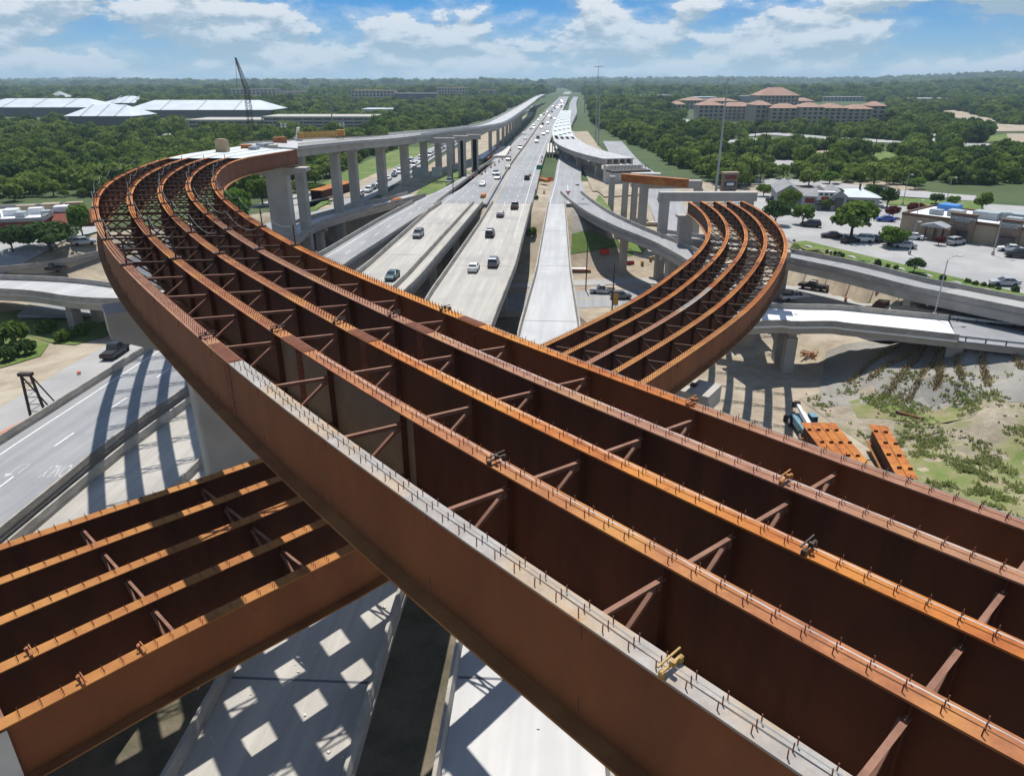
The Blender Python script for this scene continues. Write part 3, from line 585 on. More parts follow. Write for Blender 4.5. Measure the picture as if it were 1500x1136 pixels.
def flyover(name, label, p, s0, s1, flange_runs, web_runs, studs, rows, parts_first, frames_skip=()):
    c = p.ats((s0+s1)/2, 0, 0); t = thing(name, label, 'flyover', (c.x, c.y, 0))
    for gi in range(5):
        o = (gi-2)*SP
        mb = MB(); mats = []
        for (a, b, m) in web_runs[gi]:
            if m not in mats: mats.append(m)
            p.sweep(mb, rect(0, .024, -GD, -.055), a, b, mats.index(m), o, True)
        for s in rows:      # stiffeners welded to the web at the cross frames
            q = p.ats(s, o, 0); an = p.ang(s); nx_, ny_ = math.sin(an), -math.cos(an)
            for sd in (-1, 1):
                if (gi == 0 and sd < 0) or (gi == 4 and sd > 0): continue
                mb.box((q.x+nx_*sd*.125, q.y+ny_*sd*.125, q.z-GD/2-.03), (.024, .22, GD-.06), an, 0)
        web = mb.build('plate_girder', mats, t)
        mb = MB(); mats = []
        for (a, b, m) in flange_runs[gi]:
            if m not in mats: mats.append(m)
            p.sweep(mb, rect(0, FW, -.055, 0), a, b, mats.index(m), o, True)
        mb.build('top_flange', mats, web)
        mb = MB(); p.sweep(mb, rect(0, .86, -GD-.07, -GD), s0, s1, 0, o, True); mb.build('bottom_flange', 'botfl', web)
        # shear studs, three to a row
        mb = MB(); hexv = [(math.cos(k*math.pi/3), math.sin(k*math.pi/3)) for k in range(6)]
        for (a, b, st, n) in studs[gi]:
            for s in np.arange(a, b, st):
                an = p.ang(s); nx_, ny_ = math.sin(an), -math.cos(an); q = p.ats(s, o, 0)
                for k in range(n):
                    d = (k-(n-1)/2)*.16; lx, ly = random.uniform(-.012, .012), random.uniform(-.012, .012)
                    x, y = q.x+nx_*d, q.y+ny_*d; base = len(mb.v)
                    mb.v += [(x+.013*hx, y+.013*hy, q.z-.005) for hx, hy in hexv]+[(x+lx+.013*hx, y+ly+.013*hy, q.z+.19) for hx, hy in hexv]
                    mb.f += [(base+k2, base+(k2+1) % 6, base+6+(k2+1) % 6, base+6+k2) for k2 in range(6)]+[tuple(base+6+k2 for k2 in range(6))]
                    mb.m += [0]*7
        if mb.v: mb.build('shear_studs', 'stud', web)
    cnt = 0; rest = MB()
    allb = [(s, gi) for s in rows for gi in range(4)]
    cp = Vector((0, 0, CAMZ)); allb.sort(key=lambda q: (p.ats(q[0], (q[1]-1.5)*SP, 0)-cp).length)
    for s, gi in allb:
        mb = MB() if cnt < parts_first else rest
        A = p.ats(s, (gi-2)*SP, 0); B_ = p.ats(s, (gi-1)*SP, 0); u = (B_-A); u.z = 0; u.normalize(); A = A+u*.17; B_ = B_-u*.17
        a1, b1_ = A+Vector((0, 0, -.42)), B_+Vector((0, 0, -.42)); a2, b2_ = A+Vector((0, 0, -GD+.3)), B_+Vector((0, 0, -GD+.3))
        mb.bar(a1, b1_, .125, .02); mb.bar(a1+Vector((0, 0, -.075)), b1_+Vector((0, 0, -.075)), .02, .13)
        mb.bar(a2, b2_, .14, .02); mb.bar(a2+Vector((0, 0, .08)), b2_+Vector((0, 0, .08)), .02, .14)
        f = Vector((math.cos(p.ang(s)), math.sin(p.ang(s)), 0))*.09
        mb.bar(a2+f, b1_+f+Vector((0, 0, -.12)), .11, .11); mb.bar(a1-f+Vector((0, 0, -.12)), b2_-f, .11, .11)
        for q in (a1, b1_, a2, b2_):
            mb.box((q.x, q.y, q.z+(-.1 if q in (a1, b1_) else .08)), (.02, .42, .4), math.atan2(u.y, u.x)+math.pi/2)
        cnt += 1
        if mb is not rest: mb.build('cross_frame', 'angle' if s < 44 else 'angleshade', t)  # frames farther along take the copy with shade in its colour
    if rest.v: tag(rest.build('cross_frames', 'angleshade', t), kind='stuff')
    return t
rowsA = [-15, -9.5, -4, 1.5, 6.7, 11.9, 17.2, 22.4, 27.6, 32.5]+list(np.arange(37.2, SE, 4.9))
SPL = [(24.4, 26.9), (24.4, 26.7), (24.5, 26.5), (24.6, 26.5), (24.6, 26.4)]
farm_ = ['rustpink', 'rustred', 'rustred', 'rustpink', 'rust']; nearm = ['millgrey', 'rustred', 'rust', 'rustpink', 'rust']
flr = []; wbr = []; std = []
for k in range(5):
    a, b = SPL[k]; k2 = 'rustpink' if k == 4 else nearm[k]
    flr.append([(-20, 12, k2), (12, a, nearm[k]), (a, 62, farm_[k]), (62, SE, 'rust')])
    wm = 'weblit' if k in (0, 4) else 'web'; wbr.append([(-20, 14, wm), (14, 16.8, wm), (16.8, 27.5, 'primed' if k == 1 else wm), (27.5, SE, wm)])  # outer girders get the lit web colour, inner ones the shaded
    std.append([(-20, a-.1, .62, 3), (b+.3, 70, .30, 3), (70, 128, .32, 2)])
flyA = flyover('steel_flyover', 'upper rust brown steel girder flyover sweeping over the foreground and curling round at left', pA, -20, SE, flr, wbr, std, rowsA, 100)
GD = 2.5
rowsB = [-12, -5.8, 0.2, 5.9, 11.7, 17.3, 23, 28.7, 34.5, 40]+list(np.arange(45.3, 158, 5.35))
flr = []; wbr = []; std = []
for k in range(5):
    flr.append([(-18, 62, 'bflange'), (62, 86, ['rust', 'rust', 'rustpink', 'rust', 'rust'][k]), (86, 159.8, 'rust')])
    if k == 2: flr[-1] = [(-18, 38, 'bflange'), (38, 60, 'rustpink'), (60, 72, 'millgrey'), (72, 159.8, 'rust')]
    wbr.append([(-18, 159.8, 'weblit' if k == 4 else 'web')])
    std.append([(-18, 34, .62, 3), (34, 88, .34, 3), (88, 150, .5, 2)])
flyB = flyover('steel_flyover', 'lower orange steel girder flyover passing under the upper one and curving to a pier', pB, -18, 159.8, flr, wbr, std, rowsB, 100)
# bolted splices
def splice(t, p, gi, a, b, parent_index):
    o = (gi-2)*SP; mb = MB()
    for k in range(6):
        p.sweep(mb, rect((k-2.5)*.082, .05, .002, .035), a, b, 0, o, True)
    mid = (a+b)/2
    for sd in (-1, 1):
        p.sweep(mb, rect(sd*.025, .016, -GD+.12, -.18), mid-.3, mid+.3, 0, o, True)
    for z in np.arange(-GD+.2, -.25, .12):
        for ds in (-.22, -.12, .12, .22):
            for sd in (-1, 1):
                q = p.ats(mid+ds, o+sd*.04, z); mb.box((q.x, q.y, q.z), (.035, .035, .035), p.ang(mid))
    p.sweep(mb, rect(0, .7, -GD-.105, -GD-.072), a-.3, b+.3, 0, o, True)
    return mb.build('splice_plate', 'splice', [c for c in t.children if c.name.startswith('plate_girder')][parent_index])
GD = 2.85
for k in range(5): splice(flyA, pA, k, *SPL[k], k)
for k in range(5):
    splice(flyA, pA, k, 62, 63.6, k); splice(flyA, pA, k, 104, 105.6, k); splice(flyB, pB, k, 88, 89.6, k); splice(flyB, pB, k, 122, 123.6, k)
# ------------------------------------------------------------------ upper flyover: forms, slab, parapet steel
c = pA.ats(150, 0, 0); t = thing('deck_forms', 'shiny galvanised deck forms laid over the far end of the upper flyover', 'deck forms', (c.x, c.y, c.z))
for gi in range(4):
    mb = MB(); o = (gi-1.5)*SP
    pr = [(-SP/2+.22+k*(SP-.44)/12, .03+(.05 if (k % 2) else 0)) for k in range(13)]
    pA.sweep(mb, pr+[(q[0], q[1]-.03) for q in reversed(pr)], 133.5+gi*1.2, SE-.6, 0, o); mb.build('form_panel', 'form', t)
def _far(q):
    h = float(np.interp(q[1], [215, 255, 300, 340, 480, 1400], [6.2, 6.0, 5.6, 5.2, 4.6, 4.0])); bk = q[3]; return (q[0]+6.2-h, q[1], q[2]-bk*h, bk, h)
pF = Path([_far(q) for q in AP if q[1] > 150], 1.0); s0F = float(pF.s[np.argmin((pF.P[:, 1]-pA.ats(SE-.5, 0, 0).y)**2)])
pF.s += SE-.5-s0F
c = pF.ats(230, 0, 0); t = thing('concrete_flyover', 'far concrete part of the upper flyover running beside the highway into the distance', 'flyover', (c.x, c.y, c.z))
mb = MB(); pF.sweep(mb, [(-1, 0, .05), (1, 0, .05), (1, 0, -.25), (-1, 0, -.25)], SE-.5, None); mb.build('deck', 'deckwhite', t)
for gi in range(5):
    mb = MB(); pF.sweep(mb, [(f, o, z) for f in [(gi-2)*.42] for o, z in rect(0, .5, -1.9, -.26)], SE+.4, None); mb.build('girder', 'conc', t)
for sd in (-1, 1):
    mb = MB(); pF.sweep(mb, [(sd, -sd*.15+o, z) for o, z in rect(0, .3, .06, .35)], SE+1, SE+95); mb.build('kerb', 'conc', t)
    mb = MB(); pF.sweep(mb, [(sd, -sd*.25+q[0], q[1]+.04) for q in BAR], SE+95.5, None); mb.build('barrier', 'concnew', t)
mb = MB()
for s in np.arange(SE+1, SE+95, .45):
    for sd in (-1, 1): q = pF.ats(s, -sd*.15, .3, sd); mb.bar(q, q+Vector((0, 0, .75)), .05)
for sd in (-1, 1): pF.sweep(mb, [(sd, -sd*.15+o, z) for o, z in rect(0, .04, .8, .84)], SE+1, SE+95)
mb.build('parapet_rebar', 'dark', t)
# ------------------------------------------------------------------ piers
def pier(label, top, w, d, cap=None, rz=0.0, base=None, name='concrete_pier', m='conc', bearing=True, group=None, capd=None):
    x, y, zt = top; zb = (H1(x, y)-.4) if base is None else base
    t = thing(name, label, 'pier', (x, y, zb), 0, group)
    mb = MB(); ch = 0
    if cap:
        cw, chh, off = cap; ch = chh; cd = (capd or d+.3)/2; ca, sa = math.cos(rz), math.sin(rz)
        prof = [(-w/2, 0), (-cw/2+off, chh*.55), (-cw/2+off, chh), (cw/2+off, chh), (cw/2+off, chh*.55), (w/2, 0)]
        rings = [[(x+q*ca-e*sa, y+q*sa+e*ca, zt-chh+h) for q, h in prof] for e in (-cd, cd)]
        mb.loft(rings); mb.build('pier_cap', m, t)
    mb = MB(); h = zt-ch-.004-zb; c_ = .16
    poly = [(-w/2+c_, -d/2), (w/2-c_, -d/2), (w/2, -d/2+c_), (w/2, d/2-c_), (w/2-c_, d/2), (-w/2+c_, d/2), (-w/2, d/2-c_), (-w/2, -d/2+c_)]
    ca, sa = math.cos(rz), math.sin(rz); poly = [(x+a*ca-b*sa, y+a*sa+b*ca) for a, b in poly]
    mb.prism(poly, zb, zb+h); mb.build('column', m, t)
    if bearing and cap:
        mb = MB()
        for k in range(5): mb.box((x+(k-2)*SP*ca, y+(k-2)*SP*sa, zt+.1), (.5, .5, .2), rz)
        mb.build('bearing', 'dark', t)
    return t
GD_A = 2.85
def pierA(s, label, w=3.2, d=2.2, capw=12.6, ch=1.9, off=0, o=0):
    q = pA.ats(s, o, -GD_A-.3); pier(label, (q.x, q.y, q.z-abs(math.tan(.09))*4), w, d, (capw, ch, off), pA.ang(s)-math.pi/2)
pier('big hammerhead pier with pale cap under the bend, column rising behind the lower flyover', (-21.6, 49.8, 30.9), 5.2, 2.6, (13.9, 3.9, 0), pA.ang(52)-math.pi/2, bearing=False, capd=2.8)
GD = 2.5
q = pB.ats(49.5, 0, -GD-.3); pier('pier with grey block cap under the lower flyover just beyond the crossing', (q.x, q.y, q.z-.4), 3.4, 2.2, (15.4, 3.6, 0), pB.ang(49.5)-math.pi/2, capd=3.2)
q = pB.ats(118, 0, -GD-.3); pier('pier under the outer bend of the lower flyover beside the frontage road', (q.x+2.5, q.y, q.z-.4), 3.0, 2.2, (12.6, 2.0, -1), pB.ang(118)-math.pi/2)
q = pB.ats(158, -1.5, -GD-.3); pier('tall square pier carrying the far end of the lower flyover, small yellow sign on it', (q.x-4.6, q.y, q.z-.1), 3.0, 2.4, (4, 1.0, 0), 0, bearing=False)
pier('broad hammerhead pier of pale concrete at the end of the steel curve', (-49.6, 156.3, 28.3), 4.6, 2.6, (13.6, 1.7, 0), pA.ang(SE-2)-math.pi/2, bearing=False)
names = ['slim column just right of the broad hammerhead pier', 'square column behind the orange girder bundle', 'square column at the right end of the orange girder bundle', 'column standing by the queue of cars, third from the bundle', 'column of the far flyover beside the slip road, lorry traffic behind it', 'column of the first concrete portal left of the highway', 'column of the second concrete portal left of the highway']
for (u, v, w_), lb in zip([(433, 240, 2.2), (487, 228, 2.3), (513, 226, 2.3), (554, 219, 2.6), (590, 211, 2.6), (619, 203, 2.4), (640, 208, 2.2)], names):
    pj = [(CX+F*x/(y*math.cos(PITCH)+(CAMZ-z)*math.sin(PITCH)), i) for i, (x, y, z) in enumerate(pF.P)]; i = min((abs(q[0]-u-1), q[1]) for q in pj if pF.s[q[1]] > SE)[1]
    pier(lb, (pF.P[i, 0], pF.P[i, 1], pF.P[i, 2]-2.0), w_, 2.2, (w_+2.4, 1.1, 0), pF.ang(pF.s[i])-math.pi/2, bearing=False)
for k, s in enumerate(np.arange(SE+150, SE+470, 29)):
    q = pF.ats(s, 0, -2.0); pier(['far flyover column nearest the portals', 'second far flyover column past the portals', 'third far flyover column past the portals', 'fourth far flyover column past the portals'][k] if k < 4 else 'far flyover column lost in the row beside the highway', q, 1.6, 1.6, (6, 1.2, 0), pF.ang(s)-math.pi/2, bearing=False, group='columns of the far flyover' if k >= 4 else None)
# portals left of the highway (inverted L and gates)
def portal(label, legs, beam, ztop, bh=1.7, bw=2.0, lw=2.0):
    (x0, y0), (x1, y1) = beam; t = thing('concrete_portal', label, 'portal frame', (x0, y0, H1(x0, y0)))
    an = math.atan2(y1-y0, x1-x0); L_ = math.hypot(x1-x0, y1-y0)
    mb = MB(); mb.box(((x0+x1)/2, (y0+y1)/2, ztop-bh/2), (L_, bw, bh), an); mb.build('beam', 'conc', t)
    for x, y in legs:
        zb = H1(x, y)-.4; mb = MB(); mb.box((x, y, (ztop-bh-.004+zb)/2), (lw, lw*.9, ztop-bh-.004-zb), an); mb.build('leg', 'conc', t)
for i, ((u0, u1, v), lb) in enumerate(zip([(628, 666, 202), (664, 686, 199), (684, 704, 197)], ['nearest T shaped portal frame left of the highway', 'middle portal frame left of the highway', 'farthest portal frame left of the highway, right by the road'])):
    a, b_ = g(u0, v, 26.5), g(u1, v, 26.5); portal(lb, [(b_.x-2, b_.y), (a.x+2.5, a.y)][:1 if i == 0 else 2], ((a.x, a.y), (b_.x, b_.y)), 26.5)
# straddle bents on the right, waiting for their girders
for lb, (ua, ub, v, zt), lgs in [('nearest straddle bent of bare concrete behind the end of the lower flyover', (966, 1108, 281, 21.2), (.06, .93)), ('second straddle bent of bare concrete over the frontage road', (938, 1028, 264, 20.8), (.07, .96))]:
    a, b_ = g(ua, v, zt), g(ub, v, zt)
    portal(lb, [(a.x+(b_.x-a.x)*k, a.y+(b_.y-a.y)*k) for k in lgs], ((a.x, a.y), (b_.x, b_.y)), zt, 2.0, 2.2, 2.1)
# third bent: columns with a single rusty girder lying across
for u, v, lb in ((897, 258, 'grey column under the dark formwork platform'), (917, 262, 'grey column under the left end of the single rusty girder'), (931, 262, 'slim column under the middle of the single rusty girder')):
    q = g(u, v, 20); pier(lb, (q.x, q.y, 20), 1.6, 1.6, bearing=False)
a, b_ = g(912, 254, 22.2), g(1008, 262, 22.2)
t = thing('steel_girder', 'single rusty box girder lying across the bare columns', 'girder', (a.x, a.y, 20.2))
mb = MB(); mb.bar((a.x, a.y, 21.1), (b_.x, b_.y, 21.1), 1.2, 2.0); mb.build('girder_web', 'rust', t)
mb = MB(); mb.bar((a.x, a.y, 22.12), (b_.x, b_.y, 22.12), 2.0, .06); mb.build('girder_flange', 'rustred', t)
a, b_ = g(893, 248, 21), g(948, 246, 21)
t = thing('formwork_platform', 'dark timber and steel formwork platform round the pier tops', 'formwork', (a.x, a.y, 18)); mb = MB(); mb.bar((a.x, a.y, 20.4), (b_.x, b_.y, 20.4), 5, .5); mb.build('platform', 'dark', t)
mb = MB()
for k in range(12):
    q = a.lerp(b_, k/11)
    for dy in (-2.4, 2.4): mb.bar((q.x, q.y+dy, 20.6), (q.x, q.y+dy, 21.9), .08)
for dy in (-2.4, 2.4): mb.bar((a.x, a.y+dy, 21.8), (b_.x, b_.y+dy, 21.8), .08)
mb.build('handrail', 'dark', t)
# far part of the right flyover
pC = Path([(37.6, 261, 20, 0, 5.8), (33, 282, 19.6, 0, 6), (29, 310, 19.2, 0, 6.2), (26.5, 350, 18.8, 0, 6.4), (28, 420, 18.3, 0, 6.4), (36, 540, 17.6, 0, 6.4), (50, 720, 16.5, 0, 6.4), (64, 900, 15, 0, 6.4)], 3)
t = bridge('concrete_flyover', 'far right flyover with fresh white deck curving up from the bare columns', pC, (14, 42, 70, 100, 130, 160, 200, 240), 'deckwhite', 5, 1.8, bars=(0, 0), colw=1.9, cat='flyover', b=108)
mb = MB()
for k in range(5):
    pC.sweep(mb, [(f_, q[0], q[1]) for f_ in [(-.82+1.64*k/4)] for q in rect(0, .8, -1.6, -.1)], 108, 560)
mb.build('bare_girder', 'concnew', t)
mb = MB()
for k, s in enumerate(np.arange(132, 560, 9)):
    for j in range(4):
        if (k*7+j*3) % 5 == 0: continue
        q = pC.ats(s, 0, -.02, -.62+j*.41); mb.box(q, (8.2, 2.0, .1), pC.ang(s))
mb.build('deck_panel', 'form', t)
# abutment block at the near end
q = pC.ats(-2, 0, 0); mb = MB(); mb.box((q.x+1, q.y-2, 15), (13, 3, 6), pC.ang(2)-math.pi/2); mb.box((q.x+8, q.y-9, 13.6), (10, 3, 5), -.1); tag(mb.build('abutment', 'concnew'), 'stepped concrete abutment under the near end of the white flyover deck', 'abutment')
# ------------------------------------------------------------------ trees
def crown_mesh(name, seed, n, leaf, wide=1.0, tall=.8, lobes=12, m='leaf'):
    r = random.Random(seed); L = [(0, 0, .42*tall, .62)]
    for k in range(lobes):
        a = r.uniform(0, 6.28); e = r.uniform(-.25, 1); d = r.uniform(.35, .68)
        L.append((math.cos(a)*d*wide*math.cos(e*1.2), math.sin(a)*d*wide*math.cos(e*1.2), (.40+.46*math.sin(e*1.2))*tall, r.uniform(.24, .42)))
    vs = []; fs = []
    for k in range(n):
        x, y, z, q = L[r.randrange(len(L))]
        u = r.uniform(-1, 1); a = r.uniform(0, 6.28); sq = math.sqrt(1-u*u); rad = q*r.uniform(.72, 1.12)
        d = Vector((math.cos(a)*sq, math.sin(a)*sq, u)); c = Vector((x, y, z))+Vector((d.x*rad*wide, d.y*rad*wide, d.z*rad*.8*tall))
        if c.z < .02: c.z = r.uniform(.02, .15)
        nn = (d+Vector((r.gauss(0, .45), r.gauss(0, .45), r.gauss(.25, .45)))).normalized()
        t = nn.orthogonal().normalized(); t.rotate(Matrix.Rotation(r.uniform(0, 6.28), 3, nn)); b = nn.cross(t); sz = leaf*r.uniform(.6, 1.3); o = len(vs)
        vs += [c-t*sz-b*sz*.6, c+t*sz*.5-b*sz*.8, c+t*sz+b*sz*.5, c+b*sz*.9, c-t*sz*.8+b*sz*.5]; fs.append((o, o+1, o+2, o+3, o+4))
    me = bpy.data.meshes.new(name); me.from_pydata([tuple(v) for v in vs], [], fs); me.materials.append(M[m]); return me
def trunk_mesh(seed, h=.42, r0=.06, nl=5):
    r = random.Random(seed); mb = MB(); mb.tube([(0, 0, -.08), (0.01, 0, h*.5), (.02, .01, h)], [r0, r0*.8, r0*.55], 7)
    for k in range(nl):
        a = 6.28*k/nl+r.uniform(-.4, .4); z = h*r.uniform(.55, .95); d = r.uniform(.28, .5)
        mb.tube([(0, 0, z), (math.cos(a)*d*.5, math.sin(a)*d*.5, z+.18), (math.cos(a)*d, math.sin(a)*d, z+r.uniform(.25, .45))], [r0*.5, r0*.35, r0*.15], 5)
    return mb
_cr = {}
def tree(name, label, x, y, R_, Ht, m='leaf', seed=0, n=1500, leaf=.075, trunk=.36, group=None, z=None):
    zb = HG(x, y)[0] if z is None else z
    t = thing(name, label, 'shrub' if 'shrub' in name else 'tree', (x, y, zb), random.uniform(0, 6.28), group)
    key = (m, seed, n, leaf)
    if key not in _cr: _cr[key] = crown_mesh('crown', seed, n, leaf, m=m)
    ch = Ht*(1-trunk); o = bpy.data.objects.new('crown', _cr[key]); C.objects.link(o); o.parent = t; o.location = (0, 0, Ht*trunk*.85); o.scale = (R_, R_, ch)
    kt = ('t', seed % 4)
    if kt not in _cr: ob = trunk_mesh(seed).build('trunk', 'bark', None); _cr[kt] = ob.data; bpy.data.objects.remove(ob)
    o = bpy.data.objects.new('trunk', _cr[kt]); C.objects.link(o); o.parent = t; o.scale = (R_*.95, R_*.95, Ht*.8)
    return t
def ptree(u, v, rpx, hpx, label, m='leaf', seed=0, name='oak_tree', trunk=.36, n=1500, leaf=.075):
    """tree whose foot shows at pixel (u, v); crown radius and height given in pixels of the photo"""
    p = gp(u, v); d = math.hypot(p.y*math.cos(PITCH)+(45-p.z)*math.sin(PITCH), 0); k = d/F
    return tree(name, label, p.x, p.y, rpx*k, hpx*k*1.04, m, seed, n, leaf, trunk, z=p.z)
LT = [(1175, 329, 17, 30, 'bright green rounded tree by the black off roader in the parking lot', 'leafbright', 1), (1246, 349, 37, 52, 'big spreading dark oak in the middle of the parking lot', 'leaf', 2),
 (1307, 362, 22, 30, 'fresh green leaning tree over the silver cars', 'leafbright', 3), (1274, 300, 13, 30, 'dark tree between the gabled restaurant and its neighbour', 'leafdark', 4), (1299, 304, 14, 28, 'dark round tree at the corner of the tan restaurant', 'leafdark', 5),
 (1225, 300, 8, 24, 'narrow cypress like tree against the gabled restaurant', 'leafdark', 6), (1208, 308, 12, 18, 'small round tree in front of the restaurant door', 'leaf', 7), (1155, 312, 16, 34, 'slim trunked tree left of the bright green tree', 'leaf', 8),
 (1135, 330, 18, 36, 'dark tree behind the top of the lower flyover', 'leafdark', 9), (1307, 320, 12, 18, 'dark red leaved small tree at the tan restaurant corner', 'leafred', 10), (1338, 322, 15, 24, 'red leaved tree before the tan restaurant wall', 'leafred', 11),
 (1118, 288, 12, 18, 'pale olive tree beside the nearest straddle bent', 'leaf', 12), (1370, 300, 12, 16, 'round tree on the lawn behind the white roof', 'leafdark', 13), (1396, 303, 10, 16, 'bright small tree on the lawn behind the white roof', 'leafbright', 14), (1437, 309, 15, 26, 'spreading tree right of the lawn', 'leaf', 15),
 (1281, 296, 12, 14, 'olive green tree at the back of the gabled restaurant', 'leaf', 16), (1338, 400, 12, 22, 'lone dark evergreen on the roadside lawn', 'leafdark', 17), (1340, 277, 14, 16, 'bright green tree at the edge of the woods', 'leafbright', 18), (1215, 270, 14, 18, 'bright tree behind the gabled restaurant roof', 'leafbright', 19), (1374, 360, 8, 14, 'small bare looking tree on the white kerbed island', 'leafred', 20),
 (75, 368, 34, 42, 'dark spreading oak before the red restaurant', 'leafdark', 21), (122, 347, 17, 46, 'bright tall tree at the corner of the red restaurant', 'leafbright', 22), (20, 372, 22, 40, 'bushy tree at the left edge before the red restaurant', 'leafdark', 23),
 (352, 330, 24, 50, 'yellow green tree seen through the bend of the upper flyover', 'leafbright', 24), (385, 300, 20, 38, 'green tree left of the broad hammerhead pier', 'leaf', 25), (461, 284, 8, 14, 'bright round bush beside the slim column', 'leafbright', 26), (473, 282, 7, 12, 'dark bush next to the bright round bush', 'leafdark', 27), (340, 342, 26, 46, 'dark tree low behind the inner edge of the bend', 'leafdark', 28)]
for u, v, r_, h_, lb, m_, sd in LT: ptree(u, v, r_*1.22, h_*1.12, lb, m_, sd)
def bush(u, v, rpx, label, m='leafdark', seed=31):
    p = gp(u, v); k = (p.y*math.cos(PITCH)+(45-p.z)*math.sin(PITCH))/F
    t = thing('hedge_shrub', label, 'shrub', (p.x, p.y, p.z)); key = (m, seed, 'b')
    if key not in _cr: _cr[key] = crown_mesh('foliage', seed, 500, .13, m=m)
    o = bpy.data.objects.new('foliage', _cr[key]); C.objects.link(o); o.parent = t; o.scale = (rpx*k, rpx*k, rpx*k*1.5); o.location = (0, 0, -.1)
for i, (u, v, r_) in enumerate([(1163, 354, 3), (1211, 369, 3), (1217, 371, 3), (1223, 372, 4), (1229, 373, 4), (1234, 375, 4), (1285, 388, 7), (1300, 391, 4), (1312, 394, 5), (1380, 410, 7), (1416, 415, 6), (1428, 418, 6), (1440, 420, 6), (1450, 422, 6), (1462, 425, 5), (1486, 428, 8)]):
    bush(u, v, r_, ['tiny round shrub at the lot edge near the flyover', 'first low shrub of the short clipped row', 'second low shrub of the short clipped row', 'third shrub of the short clipped row', 'fourth shrub of the short clipped row', 'last shrub of the short clipped row', 'broad clipped shrub pair by the road edge', 'single small shrub left of the evergreen', 'small shrub just left of the lone evergreen', 'dark clipped shrub below the lamp post', 'first shrub of the hedge by the silver car', 'second shrub of the hedge by the silver car', 'third shrub of the hedge by the silver car', 'fourth shrub of the hedge, beside the car', 'last low shrub of the hedge', 'bushy shrub at the right edge by the lot'][i], seed=31+i % 3)
for i, (u, v, r_, m_) in enumerate([(20, 505, 26, 'leaf'), (70, 488, 16, 'leafbright'), (95, 500, 14, 'leaf'), (120, 492, 14, 'leafbright'), (8, 530, 18, 'leafdark'), (38, 520, 18, 'leafdark')]):
    bush(u, v, r_, ['leafy shrub mass under the pale curved ramp', 'weedy bush at the foot of the ramp pier', 'low weed clump right of the ramp pier', 'low weed clump on the verge corner', 'dark bush by the haul road at left edge', 'dark clipped bush beside the haul road'][i], m_, 36)
for i, (u, v, r_, m_) in enumerate([(779, 345, 9, 'leafbright'), (853, 297, 5, 'leafbright'), (845, 276, 5, 'leafdark'), (785, 292, 5, 'leaf')]):
    bush(u, v, r_, ['green bush in the gap between two bridges', 'small bush at the start of the pale ramp bridge', 'shrub on the verge by the merge barrier', 'weed tuft at the bridge barrier end'][i], m_, 37)
# ------------------------------------------------------------------ woodland
def allowed(x, y):
    ok = ((x < CORR_L(y)-8) | (x > CORR_R(y)+8)) & (y > 150)
    ok &= ~((x > 0) & (y < 250+np.clip((x-120)*.1, -10, 30))) | ((x > 0) & (y > 262))
    ok &= ~((x < 0) & (.7*y-.7*x < 212))
    for p in CLEAR:
        bx = [q[0] for q in p]; by = [q[1] for q in p]
        if max(bx)-min(bx) > 3000: continue
        ok &= ~inpoly(x, y, p)
    return ok
CLEAR.append([(-175, 150), (-96, 160), (-80, 200), (-62, 216), (-100, 236), (-150, 215)])
def ctr(pts, z=12): CLEAR.append([tuple(g(u, v, z)[:2]) for u, v in pts])
# ------------------------------------------------------------------ buildings
def frame(u0, v0, u1, v1, z=12.0):
    a, b = g(u0, v0, z), g(u1, v1, z); d = b-a; an = math.atan2(d.y, d.x); return a, an, d.length
class Loc:
    """local axes of a building: x along the front, y away from the camera"""
    def __init__(s, a, an): s.a = a; s.an = an; s.c, s.s = math.cos(an), math.sin(an)
    def p(s, x, y, z=0): return (s.a.x+x*s.c-y*s.s, s.a.y+x*s.s+y*s.c, s.a.z+z)
    def box(s, mb, x0, x1, y0, y1, z0, z1, mi=0): c = s.p((x0+x1)/2, (y0+y1)/2, (z0+z1)/2); mb.box(c, (x1-x0, y1-y0, z1-z0), s.an, mi)
    def gable(s, mb, x0, x1, y0, y1, z0, h, mi=0, along='y'):
        if along == 'y': P = [s.p(x0, y0, z0), s.p(x1, y0, z0), s.p((x0+x1)/2, y0, z0+h), s.p(x0, y1, z0), s.p(x1, y1, z0), s.p((x0+x1)/2, y1, z0+h)]
        else: P = [s.p(x0, y1, z0), s.p(x0, y0, z0), s.p(x0, (y0+y1)/2, z0+h), s.p(x1, y1, z0), s.p(x1, y0, z0), s.p(x1, (y0+y1)/2, z0+h)]
        mb.add(P, [(0, 1, 2), (3, 5, 4), (0, 2, 5, 3), (1, 4, 5, 2), (0, 3, 4, 1)], mi)
    def hip(s, mb, x0, x1, y0, y1, z0, h, inset, mi=0):
        ym = (y0+y1)/2; P = [s.p(x0, y0, z0), s.p(x1, y0, z0), s.p(x1, y1, z0), s.p(x0, y1, z0), s.p(x0+inset, ym, z0+h), s.p(x1-inset, ym, z0+h)]
        mb.add(P, [(0, 1, 5, 4), (1, 2, 5), (2, 3, 4, 5), (3, 0, 4), (3, 2, 1, 0)], mi)
